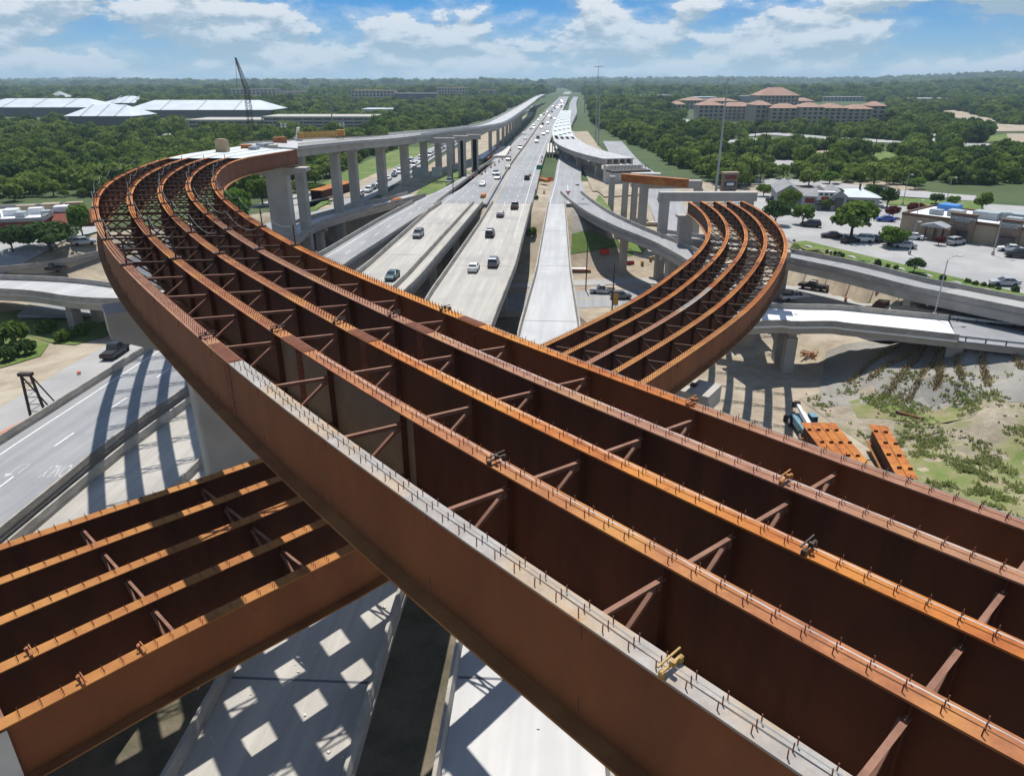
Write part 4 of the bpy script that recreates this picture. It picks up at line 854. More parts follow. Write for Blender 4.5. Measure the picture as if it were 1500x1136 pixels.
def text(txt, size, m, parent, loc, rot, name='lettering', depth=.04, sx=1.0):
    cu = bpy.data.curves.new(name, 'FONT'); cu.body = txt; cu.size = size; cu.extrude = depth; cu.align_x = 'CENTER'; cu.align_y = 'CENTER'
    o = bpy.data.objects.new(name, cu); C.objects.link(o); bpy.context.view_layer.update()
    me = bpy.data.meshes.new_from_object(o); bpy.data.objects.remove(o); me.materials.clear(); me.materials.append(M[m])
    mt = Matrix.LocRotScale(Vector(loc), rot, Vector((sx, 1, 1))); me.transform(mt)
    o = bpy.data.objects.new(name, me); C.objects.link(o)
    if parent is not None: o.parent = parent; o.matrix_parent_inverse = Matrix.LocRotScale(parent.location, parent.rotation_euler, parent.scale).inverted()
    return o
from mathutils import Euler
# gabled grey white restaurant
a, an, ln = frame(1137, 305, 1288, 310); B = Loc(a, an-.02); t = thing('restaurant', 'pale grey gabled restaurant with dark awnings and a red oval sign', 'restaurant', a)
W_ = ln; mb = MB(); B.box(mb, 0, W_*.24, 2, 18, 0, 4.0); B.box(mb, W_*.24, W_*.52, 0, 17, 0, 3.6); B.box(mb, W_*.52, W_*.66, -1, 14, 0, 3.9); B.box(mb, W_*.66, W_, 2.5, 16, 0, 3.4); mb.build('wall', 'stuccogrey', t)
mb = MB(); B.gable(mb, -.4, W_*.24+.3, 1.5, 18.5, 4.02, 2.2); mb.build('roof', 'shingle', t)
mb = MB(); B.gable(mb, W_*.52-.3, W_*.66+.3, -1.6, 14.5, 3.92, 1.6); mb.build('roof', 'shingle', t)
mb = MB(); B.hip(mb, W_*.25, W_*.53, -.4, 17.5, 3.62, 2.0, 5); mb.build('roof', 'shingle', t)
mb = MB(); B.hip(mb, W_*.66, W_+.5, 2, 17, 3.42, 1.7, 5); mb.build('roof', 'metalroof', t)
mb = MB(); B.box(mb, W_*.38, W_*.55, -.7, .9, 2.6, 5.0); mb.build('entrance_gable', 'white', t)
mb = MB()
for k in range(3): B.box(mb, W_*(.395+.05*k), W_*(.43+.05*k), -.8, -.69, 4.0, 4.6)
mb.build('window', 'bldglass', t)
c = B.p(W_*.455, -.85, 4.5); mb = MB(); B.box(mb, W_*.42, W_*.49, -.86, -.72, 2.8, 3.7); mb.build('sign', 'red', t)
for x0, x1, y, z0, z1, m_ in [(.03, .1, 1.9, 2.3, 3.7, 'brick'), (.14, .21, 1.9, 2.3, 3.7, 'bldglass'), (.27, .36, -.1, 1.8, 3.1, 'brick'), (.55, .635, -1.1, 2.3, 3.5, 'bldglass'), (.69, .83, 2.4, 1.2, 2.6, 'bldglass'), (.85, .95, 2.4, 1.2, 2.6, 'bldglass'), (.44, .52, -.1, .1, 2.0, 'bldglass'), (.03, .2, 1.9, .4, 2.0, 'bldglass'), (.56, .63, -1.1, .1, 2.2, 'bldglass')]:
    mb = MB(); B.box(mb, W_*x0, W_*x1, y, y+.12, z0, z1); mb.build('awning' if m_ == 'brick' else 'window', m_, t)
mb = MB(); B.box(mb, W_*.37, W_*.54, -2.6, -.05, 2.1, 2.3); mb.build('porch_canopy', 'dark', t)
mb = MB(); B.box(mb, W_*.83, W_*.845, 8, 8.8, 4.4, 6.4); mb.build('chimney', 'dark', t)
# tan steakhouse with white flat roof
a = g(1316, 341, 12); bq = g(1500, 368, 12); d = bq-a; an = math.atan2(d.y, d.x); B = Loc(a, an); L_ = d.length+9; Dp = 17
t = thing('restaurant', 'tan flat roofed steakhouse with white roof, brown cornice and stone porch', 'restaurant', a)
mb = MB(); B.box(mb, 0, L_, 0, Dp, 0, 5.2); mb.build('wall', 'tan', t)
mb = MB(); B.box(mb, .4, L_-.4, .4, Dp-.4, 5.21, 5.3); mb.build('roof', 'membrane', t)
mb = MB()
for x0, x1, y0, y1 in ((-.1, L_+.1, -.12, .3), (-.1, L_+.1, Dp-.3, Dp+.12), (-.12, .3, .31, Dp-.31), (L_-.3, L_+.12, .31, Dp-.31)): B.box(mb, x0, x1, y0, y1, 5.0, 5.75)
mb.build('cornice', 'brown', t)
for x0, x1, zt in ((L_*.3, L_*.45, 7.0), (L_*.58, L_*.7, 6.9)):
    mb = MB(); B.box(mb, x0, x1, -.5, .35, 0, zt); pr = mb.build('stone_pylon', 'stone', t)
    mb = MB(); B.box(mb, x0-.15, x1+.15, -.65, .45, zt+.005, zt+.35); mb.build('pylon_cap', 'brown', pr)
    mb = MB(); B.box(mb, x0+.5, x1-.4, -.62, -.51, zt-1.8, zt-.25); mb.build('sign_board', 'car_grey', pr)
    q = B.p((x0+x1)/2, -.66, zt-.85); text('LONGHORN', .95, 'white', pr, q, Euler((math.pi/2, 0, an)), 'sign_lettering', .03, .95)
    q = B.p((x0+x1)/2, -.66, zt-1.5); text('STEAKHOUSE', .5, 'white', pr, q, Euler((math.pi/2, 0, an)), 'sign_lettering', .03, 1)
mb = MB(); B.box(mb, L_*.17, L_*.33, -4.2, -.13, 3.6, 3.85); B.gable(mb, L_*.17, L_*.33, -4.3, -.2, 3.86, .9); mb.build('porch_roof', 'car_silver', t)
for x in (.18, .23, .28, .32): mb = MB(); B.box(mb, L_*x, L_*x+.9, -4, -3.1, 0, 3.59); mb.build('porch_column', 'stone', t)
for x0, x1 in ((.36, .42), (.6, .68), (.78, .9)):
    mb = MB(); B.box(mb, L_*x0, L_*x1, -.66, -.52, 1, 2.8); mb.build('window', 'bldglass', t); mb = MB(); B.box(mb, L_*x0-.2, L_*x1+.2, -1.6, -.67, 2.9, 3.05); mb.build('awning', 'dark', t)
for x0, y0, sx, sy, h in ((.22, 5, 3, 3, 1.6), (.36, 6, 5, 4, 1.9), (.5, 8, 6, 4, 2.0), (.56, 5, 3, 2.5, 1.5), (.68, 7, 4, 3, 1.5), (.12, 4, 2.5, 2, 1.4)):
    mb = MB(); B.box(mb, L_*x0, L_*x0+sx, y0, y0+sy, 5.31, 5.31+h); mb.build('roof_unit', 'galv', t)
mb = MB(); B.box(mb, L_*.08, L_*.2, 12, 16, 5.31, 6.9); mb.build('roof_tank_cover', 'blue', t)
t.scale = (1, 1, .84)
# red restaurant on the left
a, an, ln = frame(-90, 362, 108, 352, 10.0); B = Loc(a, an); t = thing('restaurant', 'dark red flat roofed restaurant with cluttered white roof at left', 'restaurant', a)
mb = MB(); B.box(mb, 0, ln-6, 2, 22, -1, 4.8); mb.build('wall', 'brick', t)
mb = MB(); B.box(mb, .5, ln-6.5, 2.5, 21.5, 4.81, 4.9); mb.build('roof', 'membrane', t)
mb = MB(); B.box(mb, -.2, ln-5.8, 1.7, 2.3, 4.6, 5.4); B.box(mb, -.2, ln-5.8, 21.7, 22.3, 4.6, 5.8); B.box(mb, ln-6.3, ln-5.7, 2.31, 21.69, 4.6, 5.6); mb.build('parapet', 'shingle', t)
mb = MB(); B.box(mb, ln-5.65, ln+3, 6, 18, -1, 3.2); mb.build('porch_wall', 'brick', t); mb = MB(); B.gable(mb, ln-5.65, ln+4, 5, 19, 3.21, 2.2, along='x'); mb.build('porch_roof', 'brick', t)
for k in range(9):
    mb = MB(); x0 = ln*.35+k*ln*.062; y0 = 5+(k*37 % 11); B.box(mb, x0, x0+2+(k % 3), y0, y0+2+(k % 2), 4.91, 6.1+.3*(k % 3)); mb.build('roof_unit', ['galv', 'white', 'tan'][k % 3], t)
mb = MB(); B.box(mb, ln*.5, ln*.62, 1.8, 1.99, 1.2, 4); mb.build('mural_panel', 'stone', t); mb = MB(); B.box(mb, ln*.68, ln*.76, 1.8, 1.99, 1.5, 3.6); mb.build('sign', 'red', t)
# far apartments with terracotta roofs
ctr([(1000, 185), (1300, 188), (1300, 150), (1000, 150)])
def block(name, label, u0, u1, vb, hpx, roof='terracotta', wall='stucco', depth=18, storeys=4, bays=None, hip=True, z=None, skew=0.0, rooft=3.4):
    z = 12.0 if z is None else z
    a, b = g(u0, vb, z), g(u1, vb, z); a.z = b.z = z; d = b-a; d.rotate(Euler((0, 0, skew))); an = math.atan2(d.y, d.x); L = d.length; B = Loc(a, an); kpx = (a.y*math.cos(PITCH)+33*math.sin(PITCH))/F
    h = hpx*kpx; t = thing(name, label, 'building', a)
    mb = MB(); B.box(mb, 0, L, 0, depth, -3, h); mb.build('wall', wall, t)
    if hip: mb = MB(); B.hip(mb, -.8, L+.8, -.8, depth+.8, h+.01, rooft, min(L, depth)*.42); mb.build('roof', roof, t)
    else: mb = MB(); B.box(mb, -.3, L+.3, -.3, depth+.3, h+.01, h+.6); mb.build('roof', roof, t)
    nb = bays or max(2, int(L/4.2)); sh = h/storeys
    cnt = 0; rest = MB()
    for s in range(storeys):
        for k in range(nb):
            x = (k+.5)*L/nb; mb = MB() if cnt < 40 else rest; B.box(mb, x-L/nb*.28, x+L/nb*.28, -.12, .05, s*sh+sh*.28, s*sh+sh*.82); cnt += 1
            if mb is not rest: mb.build('window', 'bldglass', t)
    if rest.v: tag(rest.build('windows', 'bldglass', t), kind='stuff')
    return t, B, L, h
k = 0
for u0, u1, vb, hp, dn in [(1022, 1058, 178, 21, 'leftmost wing with a gabled tower'), (1058, 1105, 175, 17, 'long wing left of the middle'), (1105, 1128, 180, 23, 'projecting wing just left of the centre'), (1128, 1172, 181, 20, 'front wing below the big central roof'), (1172, 1204, 182, 22, 'front wing right of the centre'), (1204, 1240, 181, 20, 'right hand wing with two dormers'), (1240, 1274, 180, 18, 'stepped wing near the right end'), (1274, 1294, 179, 21, 'rightmost end wing')]:
    block('apartment_block', 'terracotta roofed apartment block, '+dn, u0, u1, vb, hp*1.05, depth=24, skew=.05*((k % 3)-1)); k += 1
t, B, L, h = block('hotel', 'tall main apartment hall with the big terracotta hip roof above all wings', 1110, 1167, 166, 24, depth=34, storeys=5, rooft=8)
for u0, u1, vb, hp, lb in [(1000, 1035, 160, 12, 'low terracotta roofed block far left of the apartments'), (1035, 1080, 160, 11, 'low terracotta roofed block behind the long wing'), (1168, 1190, 162, 13, 'small terracotta roofed block right of the main hall'), (985, 1003, 166, 12, 'low tan house with terracotta roof at the wood edge')]:
    block('apartment_block', lb, u0, u1, vb, hp, depth=30, storeys=2)
# far flat buildings
for u0, u1, vb, hp, rf, wl, lb in [(930, 985, 151, 10, 'shingle', 'stuccogrey', 'grey block far behind the light masts'), (1205, 1270, 149, 6, 'shingle', 'stuccogrey', 'low grey shed behind the apartments'), (1315, 1390, 150, 5, 'metalroof', 'stuccogrey', 'low blue grey shed before the right hill'), (1018, 1050, 147, 4, 'metalroof', 'white', 'long white warehouse far behind the apartments'), (1085, 1110, 150, 8, 'shingle', 'stuccogrey', 'grey hotel block behind the apartments'),
   (335, 405, 143, 11, 'shingle', 'stucco', 'beige office block far behind the crane'), (405, 455, 142, 7, 'terracotta', 'stucco', 'low beige block far right of the crane'), (515, 578, 147, 13, 'terracotta', 'stucco', 'long beige hotel with many windows far left'), (578, 640, 147, 9, 'shingle', 'car_darkblue', 'dark glazed building beside the beige hotel'), (638, 690, 142, 12, 'terracotta', 'stucco', 'tall beige hotel nearest the highway'), (436, 465, 138, 3, 'metalroof', 'white', 'small white shed far left'), (700, 730, 140, 7, 'terracotta', 'stucco', 'small tan block at the highway far left'), (530, 580, 166, 5, 'metalroof', 'white', 'white roofed barn among the trees')]:
    ctr([(u0-3, vb+4), (u1+3, vb+4), (u1+3, vb-2), (u0-3, vb-2)])
    block('far_building', lb, u0, u1, vb, hp, rf, wl, depth=40, storeys=3, hip=False, bays=12, z=float(H(*[[q] for q in g((u0+u1)/2, vb, 12)[:2]])[0]) if False else 12.0)
# white halls with metal roofs on the left
for u0, u1, vb, hp, dp, lb in [(-40, 140, 167, 8, 60, 'long white metal roofed hall at far left'), (95, 195, 181, 9, 45, 'smaller white metal roofed hall in front at far left'), (183, 398, 172, 9, 55, 'longest white metal roofed hall left of the crane'), (150, 205, 157, 5, 60, 'distant hall with pale blue roof')]:
    z = 13.0; ctr([(u0-4, vb+13), (u1+4, vb+13), (u1+4, vb-8), (u0-4, vb-8)])
    a, b = g(u0, vb, z), g(u1, vb, z); B = Loc(a, 0.0); L = (b-a).length; kp = a.y/F; h = hp*kp*1.05; t = thing('hall', lb, 'building', a)
    mb = MB(); B.box(mb, 2, L-2, 2, dp-2, -3, h); mb.build('wall', 'car_grey', t)
    mb = MB(); B.hip(mb, 0, L, 0, dp, h+.02, 8.0, dp*.33); mb.build('roof', 'metalroof', t)
    mb = MB()
    for k in range(1, 4): x = L*k/4; q0, q1 = B.p(x, .2, h+.15), B.p(x, dp/2, h+8.15); mb.bar(q0, q1, 1.2, .3)
    mb.build('roof_ribs', 'galv', t)
a = g(72, 150, 14); t = thing('pavilion_roof', 'small pointed pavilion roof on the skyline at far left', 'pavilion', a); mb = MB(); B = Loc(a, 0); B.box(mb, 0, 24, 0, 24, 0, 7); mb.build('wall', 'stuccogrey', t); mb = MB(); mb.add([B.p(-3, -3, 7.01), B.p(27, -3, 7.01), B.p(27, 27, 7.01), B.p(-3, 27, 7.01), B.p(12, 12, 16)], [(0, 1, 4), (1, 2, 4), (2, 3, 4), (3, 0, 4), (3, 2, 1, 0)]); mb.build('roof', 'galv', t)
# parking garage
for u0, u1, vb, hp, lb in [(275, 385, 186, 9, 'lower end of the grey parking garage with rows of openings'), (385, 548, 186, 13, 'main grey parking garage with rows of dark openings')]:
    ctr([(u0-4, vb+11), (u1+4, vb+11), (u1+4, vb-8), (u0-4, vb-8)])
    z = 13.0; a, b = g(u0, vb, z), g(u1, vb, z); B = Loc(a, 0.0); L = (b-a).length; kp = a.y*1.04/F; h = hp*kp; t = thing('parking_garage', lb, 'parking garage', a); ns = 2 if hp < 10 else 3
    mb = MB(); B.box(mb, 1, L-1, 1, 38, -3, h-.6); mb.build('core', 'dark', t)
    for k in range(ns+1): mb = MB(); z1 = h*k/ns; B.box(mb, 0, L, 0, 40, max(-1, z1-1.5), z1); mb.build('deck_band', 'conc', t)
    mb = MB(); nb = int(L/7)
    for k in range(nb+1): B.box(mb, k*L/nb-.3, k*L/nb+.3, -.1, 1.2, -3, h-.61)
    mb.build('columns', 'conc', t)
# ------------------------------------------------------------------ clearings seen among the woods
for u, pts, m_ in [('dirt_field', [(1362, 162), (1400, 160), (1458, 170), (1460, 176), (1440, 178), (1400, 168)], 'dirt'), ('parking_lot', [(1355, 192), (1386, 194), (1384, 204), (1358, 205)], 'lot'), ('parking_lot', [(1400, 206), (1450, 208), (1450, 213), (1398, 213)], 'lot'), ('grass_verge', [(1440, 196), (1475, 194), (1485, 203), (1442, 206)], 'grass'), ('dirt_field', [(1450, 180), (1510, 182), (1510, 190), (1455, 190)], 'dirt'), ('dirt_field', [(1475, 193), (1520, 193), (1520, 206), (1480, 206)], 'dirt'), ('side_road', [(1085, 196), (1130, 192), (1250, 201), (1330, 205), (1330, 209), (1240, 205), (1130, 196), (1088, 199)], 'lot'), ('side_road', [(1040, 184), (1076, 185), (1076, 187), (1040, 187)], 'lot'),
   ('parking_lot', [(1120, 236), (1150, 233), (1175, 240), (1150, 246)], 'lot'), ('side_road', [(1060, 205), (1130, 199), (1132, 202), (1062, 209)], 'lot'), ('dirt_field', [(1180, 222), (1215, 220), (1225, 226), (1190, 228)], 'dirt'), ('grass_verge', [(1260, 226), (1300, 222), (1320, 230), (1280, 236)], 'grass'), ('parking_lot', [(230, 196), (258, 195), (262, 201), (232, 202)], 'lot'), ('parking_lot', [(985, 168), (1010, 172), (1012, 178), (985, 172)], 'lot'), ('side_road', [(1095, 262), (1180, 262), (1300, 277), (1430, 287), (1430, 295), (1300, 287), (1180, 272), (1095, 270)], 'lot'), ('grass_verge', [(1290, 288), (1440, 296), (1442, 309), (1300, 300)], 'grass'), ('side_road', [(420, 288), (470, 278), (470, 290), (436, 330), (415, 330)], 'lot'), ('dirt_strip', [(440, 318), (470, 296), (530, 286), (585, 258), (600, 240), (560, 250), (520, 268), (470, 280)], 'dirt'), ('grass_verge', [(440, 306), (470, 284), (490, 275), (480, 298), (450, 312)], 'grass'), ('parking_lot', [(-20, 395), (80, 372), (150, 352), (150, 330), (110, 340), (-20, 350)], 'lot')]:
    P_ = G(pts, 12.2 if pts[0][1] < 340 else 10); drape(u, P_, m_, .3, 8)
    if pts[0][1] < 240:
        for dv in (4, 8, 12): CLEAR.append([tuple(q[:2]) for q in G([(u_, v_+dv) for u_, v_ in pts], 12.2)])
bpy.data.objects['dirt_field'].location.z += .2
# ------------------------------------------------------------------ the woods
def jgrid(x0, x1, y0, y1, st):
    X, Y = np.meshgrid(np.arange(x0, x1, st), np.arange(y0, y1, st)); X = X.ravel()+rng.uniform(-.45, .45, X.size)*st; Y = Y.ravel()+rng.uniform(-.45, .45, Y.size)*st
    return X, Y
def view(X, Y, m=1.06): return np.abs(X) < (Y*.95+40)*.76*m
P = []
for st, y0, y1, sc in ((5.8, 160, 420, 3.9), (7.4, 420, 800, 5.0), (10.5, 800, 1500, 6.8), (19, 1500, 3200, 11), (36, 3200, 6500, 19)):
    w_ = y1*.85+60; X, Y = jgrid(-w_, w_, y0, y1, st); k = view(X, Y) & allowed(X, Y)
    if y0 > 1000: k &= rng.uniform(0, 1, X.size) < .92
    X, Y = X[k], Y[k]; P.append(np.column_stack([X, Y, HG(X, Y), sc*rng.choice([.55, .75, 1.0, 1.0, 1.45], X.size)*rng.uniform(.75, 1.2, X.size)]))
P = np.vstack(P)
d = np.hypot(P[:, 0], P[:, 1]); o_ = np.argsort(d); near_, P = P[o_[:240]], P[o_[240:]]
for i, (x, y, z, s) in enumerate(near_):
    lf = x < 0
    tree('woodland_tree', 'green tree at the near edge of the woods %s' % ('left of the flyovers' if lf else 'beyond the restaurants'), x, y, s, s*1.55, 'leafwood', 40+i % 3, 700, .1, .25, 'near trees of the %s woods' % ('left' if lf else 'right'), z=z)
def woods(name, pts, meshes):
    me = bpy.data.meshes.new(name); me.from_pydata(pts[:, :3].tolist(), [], [])
    at_ = me.attributes.new('sc', 'FLOAT', 'POINT'); at_.data.foreach_set('value', pts[:, 3].astype(np.float32))
    o = bpy.data.objects.new(name, me); C.objects.link(o); tag(o, kind='stuff')
    ng = bpy.data.node_groups.new(name, 'GeometryNodeTree'); ng.interface.new_socket('Geometry', in_out='INPUT', socket_type='NodeSocketGeometry'); ng.interface.new_socket('Geometry', in_out='OUTPUT', socket_type='NodeSocketGeometry')
    N = ng.nodes; K = ng.links.new; gi = N.new('NodeGroupInput'); go = N.new('NodeGroupOutput')
    gt = N.new('GeometryNodeGeometryToInstance')
    for ob in meshes:
        oi = N.new('GeometryNodeObjectInfo'); oi.inputs['Object'].default_value = ob; oi.transform_space = 'ORIGINAL'; K(oi.outputs['Geometry'], gt.inputs[0])
    ip = N.new('GeometryNodeInstanceOnPoints'); K(gi.outputs[0], ip.inputs['Points']); K(gt.outputs[0], ip.inputs['Instance']); ip.inputs['Pick Instance'].default_value = True
    ri = N.new('FunctionNodeRandomValue'); ri.data_type = 'INT'; ri.inputs['Min'].default_value = 0; ri.inputs['Max'].default_value = len(meshes)-1
    K(ri.outputs[2], ip.inputs['Instance Index'])
    rr_ = N.new('FunctionNodeRandomValue'); rr_.data_type = 'FLOAT'; rr_.inputs[2].default_value = 0; rr_.inputs[3].default_value = 6.28; rr_.inputs['Seed'].default_value = 5
    cx_ = N.new('ShaderNodeCombineXYZ'); K(rr_.outputs[1], cx_.inputs[2]); K(cx_.outputs[0], ip.inputs['Rotation'])
    na = N.new('GeometryNodeInputNamedAttribute'); na.data_type = 'FLOAT'; na.inputs['Name'].default_value = 'sc'
    cs_ = N.new('ShaderNodeCombineXYZ'); K(na.outputs[0], cs_.inputs[0]); K(na.outputs[0], cs_.inputs[1])
    ml = N.new('ShaderNodeMath'); ml.operation = 'MULTIPLY'; K(na.outputs[0], ml.inputs[0]); ml.inputs[1].default_value = 1.3; K(ml.outputs[0], cs_.inputs[2]); K(cs_.outputs[0], ip.inputs['Scale'])
    K(ip.outputs[0], go.inputs[0])
    md = o.modifiers.new('trees', 'NODES'); md.node_group = ng
    return o
hero = [next(ob for ob in bpy.data.objects if ob.data == _cr[('leafwood', 40+k, 700, .1)]) for k in range(3)]
hero += [next(ob for ob in bpy.data.objects if ob.data == _cr[k]) for k in (('leafdark', 5, 1500, .075), ('leaf', 8, 1500, .075), ('leaf', 15, 1500, .075))]
woods('woods', P, hero)
print('woods', len(P))
# ------------------------------------------------------------------ vehicles
def ring(y, zb, zt, w, tw=.93): return [(-w, y, zb+.12), (-w*.9, y, zb), (w*.9, y, zb), (w, y, zb+.12), (w, y, zt-.14), (w*tw, y, zt), (-w*tw, y, zt), (-w, y, zt-.14)]
def make_car(kind, paint):
    S = dict(sedan=dict(L=4.7, W=.9, body=[(-2.35, .42, .8, .72), (-2.25, .3, .98, .82), (-1.3, .22, 1.02, .9), (.9, .22, .97, .9), (1.9, .25, .84, .86), (2.25, .32, .7, .74)], cab=(-1.75, 1.05, -1.05, .15, 1.45)),
             suv=dict(L=4.8, W=.95, body=[(-2.4, .45, .95, .78), (-2.3, .34, 1.12, .88), (-1.2, .28, 1.16, .95), (.95, .28, 1.12, .95), (2.0, .3, 1.02, .9), (2.35, .38, .82, .78)], cab=(-2.25, 1.15, -1.95, .35, 1.78)),
             van=dict(L=5.2, W=1.0, body=[(-2.6, .45, 1.0, .85), (-2.5, .34, 1.2, .95), (-1.2, .28, 1.22, 1.0), (1.3, .28, 1.15, 1.0), (2.2, .3, 1.0, .92), (2.55, .38, .8, .8)], cab=(-2.5, 1.7, -2.4, .7, 2.05)),
             pickup=dict(L=5.9, W=1.0, body=[(-2.95, .55, .95, .9), (-2.85, .45, 1.05, .98), (-.55, .42, 1.08, 1.0), (1.3, .4, 1.1, 1.0), (2.6, .42, 1.05, .95), (2.9, .5, .85, .85)], cab=(-.75, 1.4, -.6, .55, 1.88)))[kind]
    t = thing('car', 'car', 'car'); mb = MB(); mb.loft([ring(y, a, b, w) for y, a, b, w in S['body']]); body = mb.build('body', 'car_'+paint, t)
    y0, y1, y2, y3, zt = S['cab']; zb = S['body'][2][2]-.06; w = S['W']*.9; w2 = w*.8
    mb = MB(); mb.loft([[(-w, y0, zb), (w, y0, zb), (w, y1, zb), (-w, y1, zb)], [(-w2, y2, zt-.06), (w2, y2, zt-.06), (w2, y3, zt-.06), (-w2, y3, zt-.06)]], cap=False); mb.build('window_band', 'glass', t)
    mb = MB(); mb.loft([[(-w2-.02, y2-.04, zt-.06), (w2+.02, y2-.04, zt-.06), (w2+.02, y3+.04, zt-.06), (-w2-.02, y3+.04, zt-.06)], [(-w2*.9, y2+.1, zt), (w2*.9, y2+.1, zt), (w2*.9, y3-.1, zt), (-w2*.9, y3-.1, zt)]])
    for sx in (-1, 1):
        for yy, yt in ((y0+.02, y2), (y1-.02, y3), ((y0+y1)/2, (y2+y3)/2)): mb.bar((sx*(w+.005), yy, zb), (sx*(w2+.005), yt, zt-.05), .07, .05)
    mb.build('roof', 'car_'+paint, t)
    if kind == 'pickup': mb = MB(); mb.box((0, -1.85, 1.09), (1.6, 1.9, .04)); mb.build('bed', 'black', t)
    for sx in (-1, 1):
        for yy in (-S['L']*.3, S['L']*.3): mb = MB(); mb.tube([(sx*(S['W']-.2), yy, .34), (sx*(S['W']+.03), yy, .34)], .34, 12); mb.build('wheel', 'black', t)
        mb = MB(); mb.box((sx*.62, S['body'][-1][0]-.04, .72), (.3, .12, .14)); mb.build('headlight', 'lamp', t)
        mb = MB(); mb.box((sx*.66, S['body'][0][0]+.04, .85), (.2, .1, .16)); mb.build('tail_light', 'red', t)
    return t
_cars = {}
def put_car(kind, paint, x, y, z, rz, label, group=None, name=None, sc=1):
    k = (kind, paint)
    nm = dict(sedan='sedan', suv='suv_car', van='van', pickup='pickup_truck')[kind]
    if k not in _cars:
        r = make_car(kind, paint); r.name = nm; _cars[k] = r; r.location = (x, y, z); r.rotation_euler = (0, 0, rz); r.scale = (sc,)*3
    else: r = dup(_cars[k], (x, y, z), rz, sc=sc)
    r['label'] = label; r['category'] = {'sedan': 'car', 'suv': 'car', 'van': 'van', 'pickup': 'pickup truck'}[kind]
    if group: r['group'] = group
    elif 'group' in r: del r['group']
    return r
def car(u, v, z, rz, kind, paint, label, group=None): q = g(u, v, z); return put_car(kind, paint, q.x, q.y, z+.02, rz, label, group)
def zd(p, u, v, z0):      # level of a deck under a pixel
    z = z0
    for _ in range(6):
        q = g(u, v, z); i = int(np.argmin((p.P[:, 0]-q.x)**2+(p.P[:, 1]-q.y)**2)); z = p.P[i, 2]
    return z
HD = -.085          # heading of the highway: cars on the right drive away, on the left come near
for u, v, kind, paint, p, fw, lb in [(575, 408, 'sedan', 'teal', b2, 0, 'dark teal car nearest the flyover on the oncoming bridge'), (613, 347, 'suv', 'grey', b2, 0, 'dark grey car alone in the middle of the oncoming bridge'),
   (694, 396, 'sedan', 'white', b3, 1, 'white saloon nearest the flyover driving away'), (723, 389, 'suv', 'grey', b3, 1, 'dark grey car just ahead of the white saloon'), (718, 346, 'suv', 'black', b3, 1, 'black car in the middle of the outbound bridge'), (733, 317, 'sedan', 'grey', b3, 1, 'grey car passing the far end of the outbound bridge'), (754, 305, 'pickup', 'maroon', b3, 1, 'dark maroon pickup at the bridge end joint'), (772, 263, 'suv', 'black', hr, 1, 'black car just beyond the bridge on the outbound side'),
   (707, 272, 'sedan', 'white', hl, 0, 'white car approaching the bridge in the left carriageway'), (729, 262, 'van', 'white', hl, 0, 'white van coming close behind the white car'), (726, 256, 'suv', 'grey', hl, 0, 'grey car just behind the white van'), (744, 247, 'sedan', 'maroon', hl, 0, 'maroon car among the oncoming traffic'), (745, 235, 'suv', 'black', hl, 0, 'black car behind the maroon one'), (762, 218, 'van', 'white', hl, 0, 'white van far off in the oncoming lanes'),
   (786, 209, 'sedan', 'black', hr, 1, 'black car outbound, nearer of two by the barrier'), (788, 203, 'suv', 'grey', hr, 1, 'grey car outbound, farther of two by the barrier'), (796, 198, 'sedan', 'grey', hr, 1, 'grey car in the far right outbound lane'), (793, 188, 'sedan', 'black', hr, 1, 'small dark car outbound beside the white flyover'), (795, 183, 'suv', 'black', hr, 1, 'small black car outbound just past it'), (659, 268, 'pickup', 'grey', b1x, 0, 'dark pickup on the slip road by the pole')]:
    z = zd(p, u, v, 13); q = g(u, v, z); i = int(np.argmin((p.P[:, 0]-q.x)**2+(p.P[:, 1]-q.y)**2)); th = math.atan2(p.T[i, 1], p.T[i, 0])-math.pi/2
    put_car(kind, paint, q.x, q.y, z+.02, th+(0 if fw else math.pi), lb)
rv = random.Random(5); kinds = [('sedan', 'white'), ('suv', 'grey'), ('sedan', 'black'), ('suv', 'white'), ('sedan', 'silver'), ('sedan', 'maroon')]
for i in range(16):
    y = 400+i*rv.uniform(34, 50); p = hl; j = int(np.argmin(abs(p.P[:, 1]-y))); f = rv.choice((-.6, -.1, .45)); k = rv.choice(kinds)
    put_car(*k, p.P[j, 0]+f*p.h[j], p.P[j, 1], 13.03, HD+math.pi, 'small car far off in the oncoming traffic', 'far oncoming cars')
    j = int(np.argmin(abs(hr.P[:, 1]-y*1.25))); k = rv.choice(kinds)
    put_car(*k, hr.P[j, 0]+rv.choice((-.6, -.1, .45))*hr.h[j], hr.P[j, 1], 13.03, HD, 'small car far off in the outbound traffic', 'far outbound cars')
s = 62.0; i = 0
while s < 420:
    for o in ((-2.1, 2.1) if s > 120 else (0.4,)):
        if rv.random() < .12: continue
        th = fq.ang(s)-math.pi/2; q = fq.ats(s, o, .02); k = rv.choice(kinds[:5]+[('van', 'white'), ('sedan', 'white')])
        if i == 0: k = ('suv', 'white')
        put_car(*k, q.x, q.y, q.z, th+math.pi, 'car waiting in the long queue on the left side road', 'cars queueing on the side road'); i += 1
    s += rv.uniform(6.6, 10)
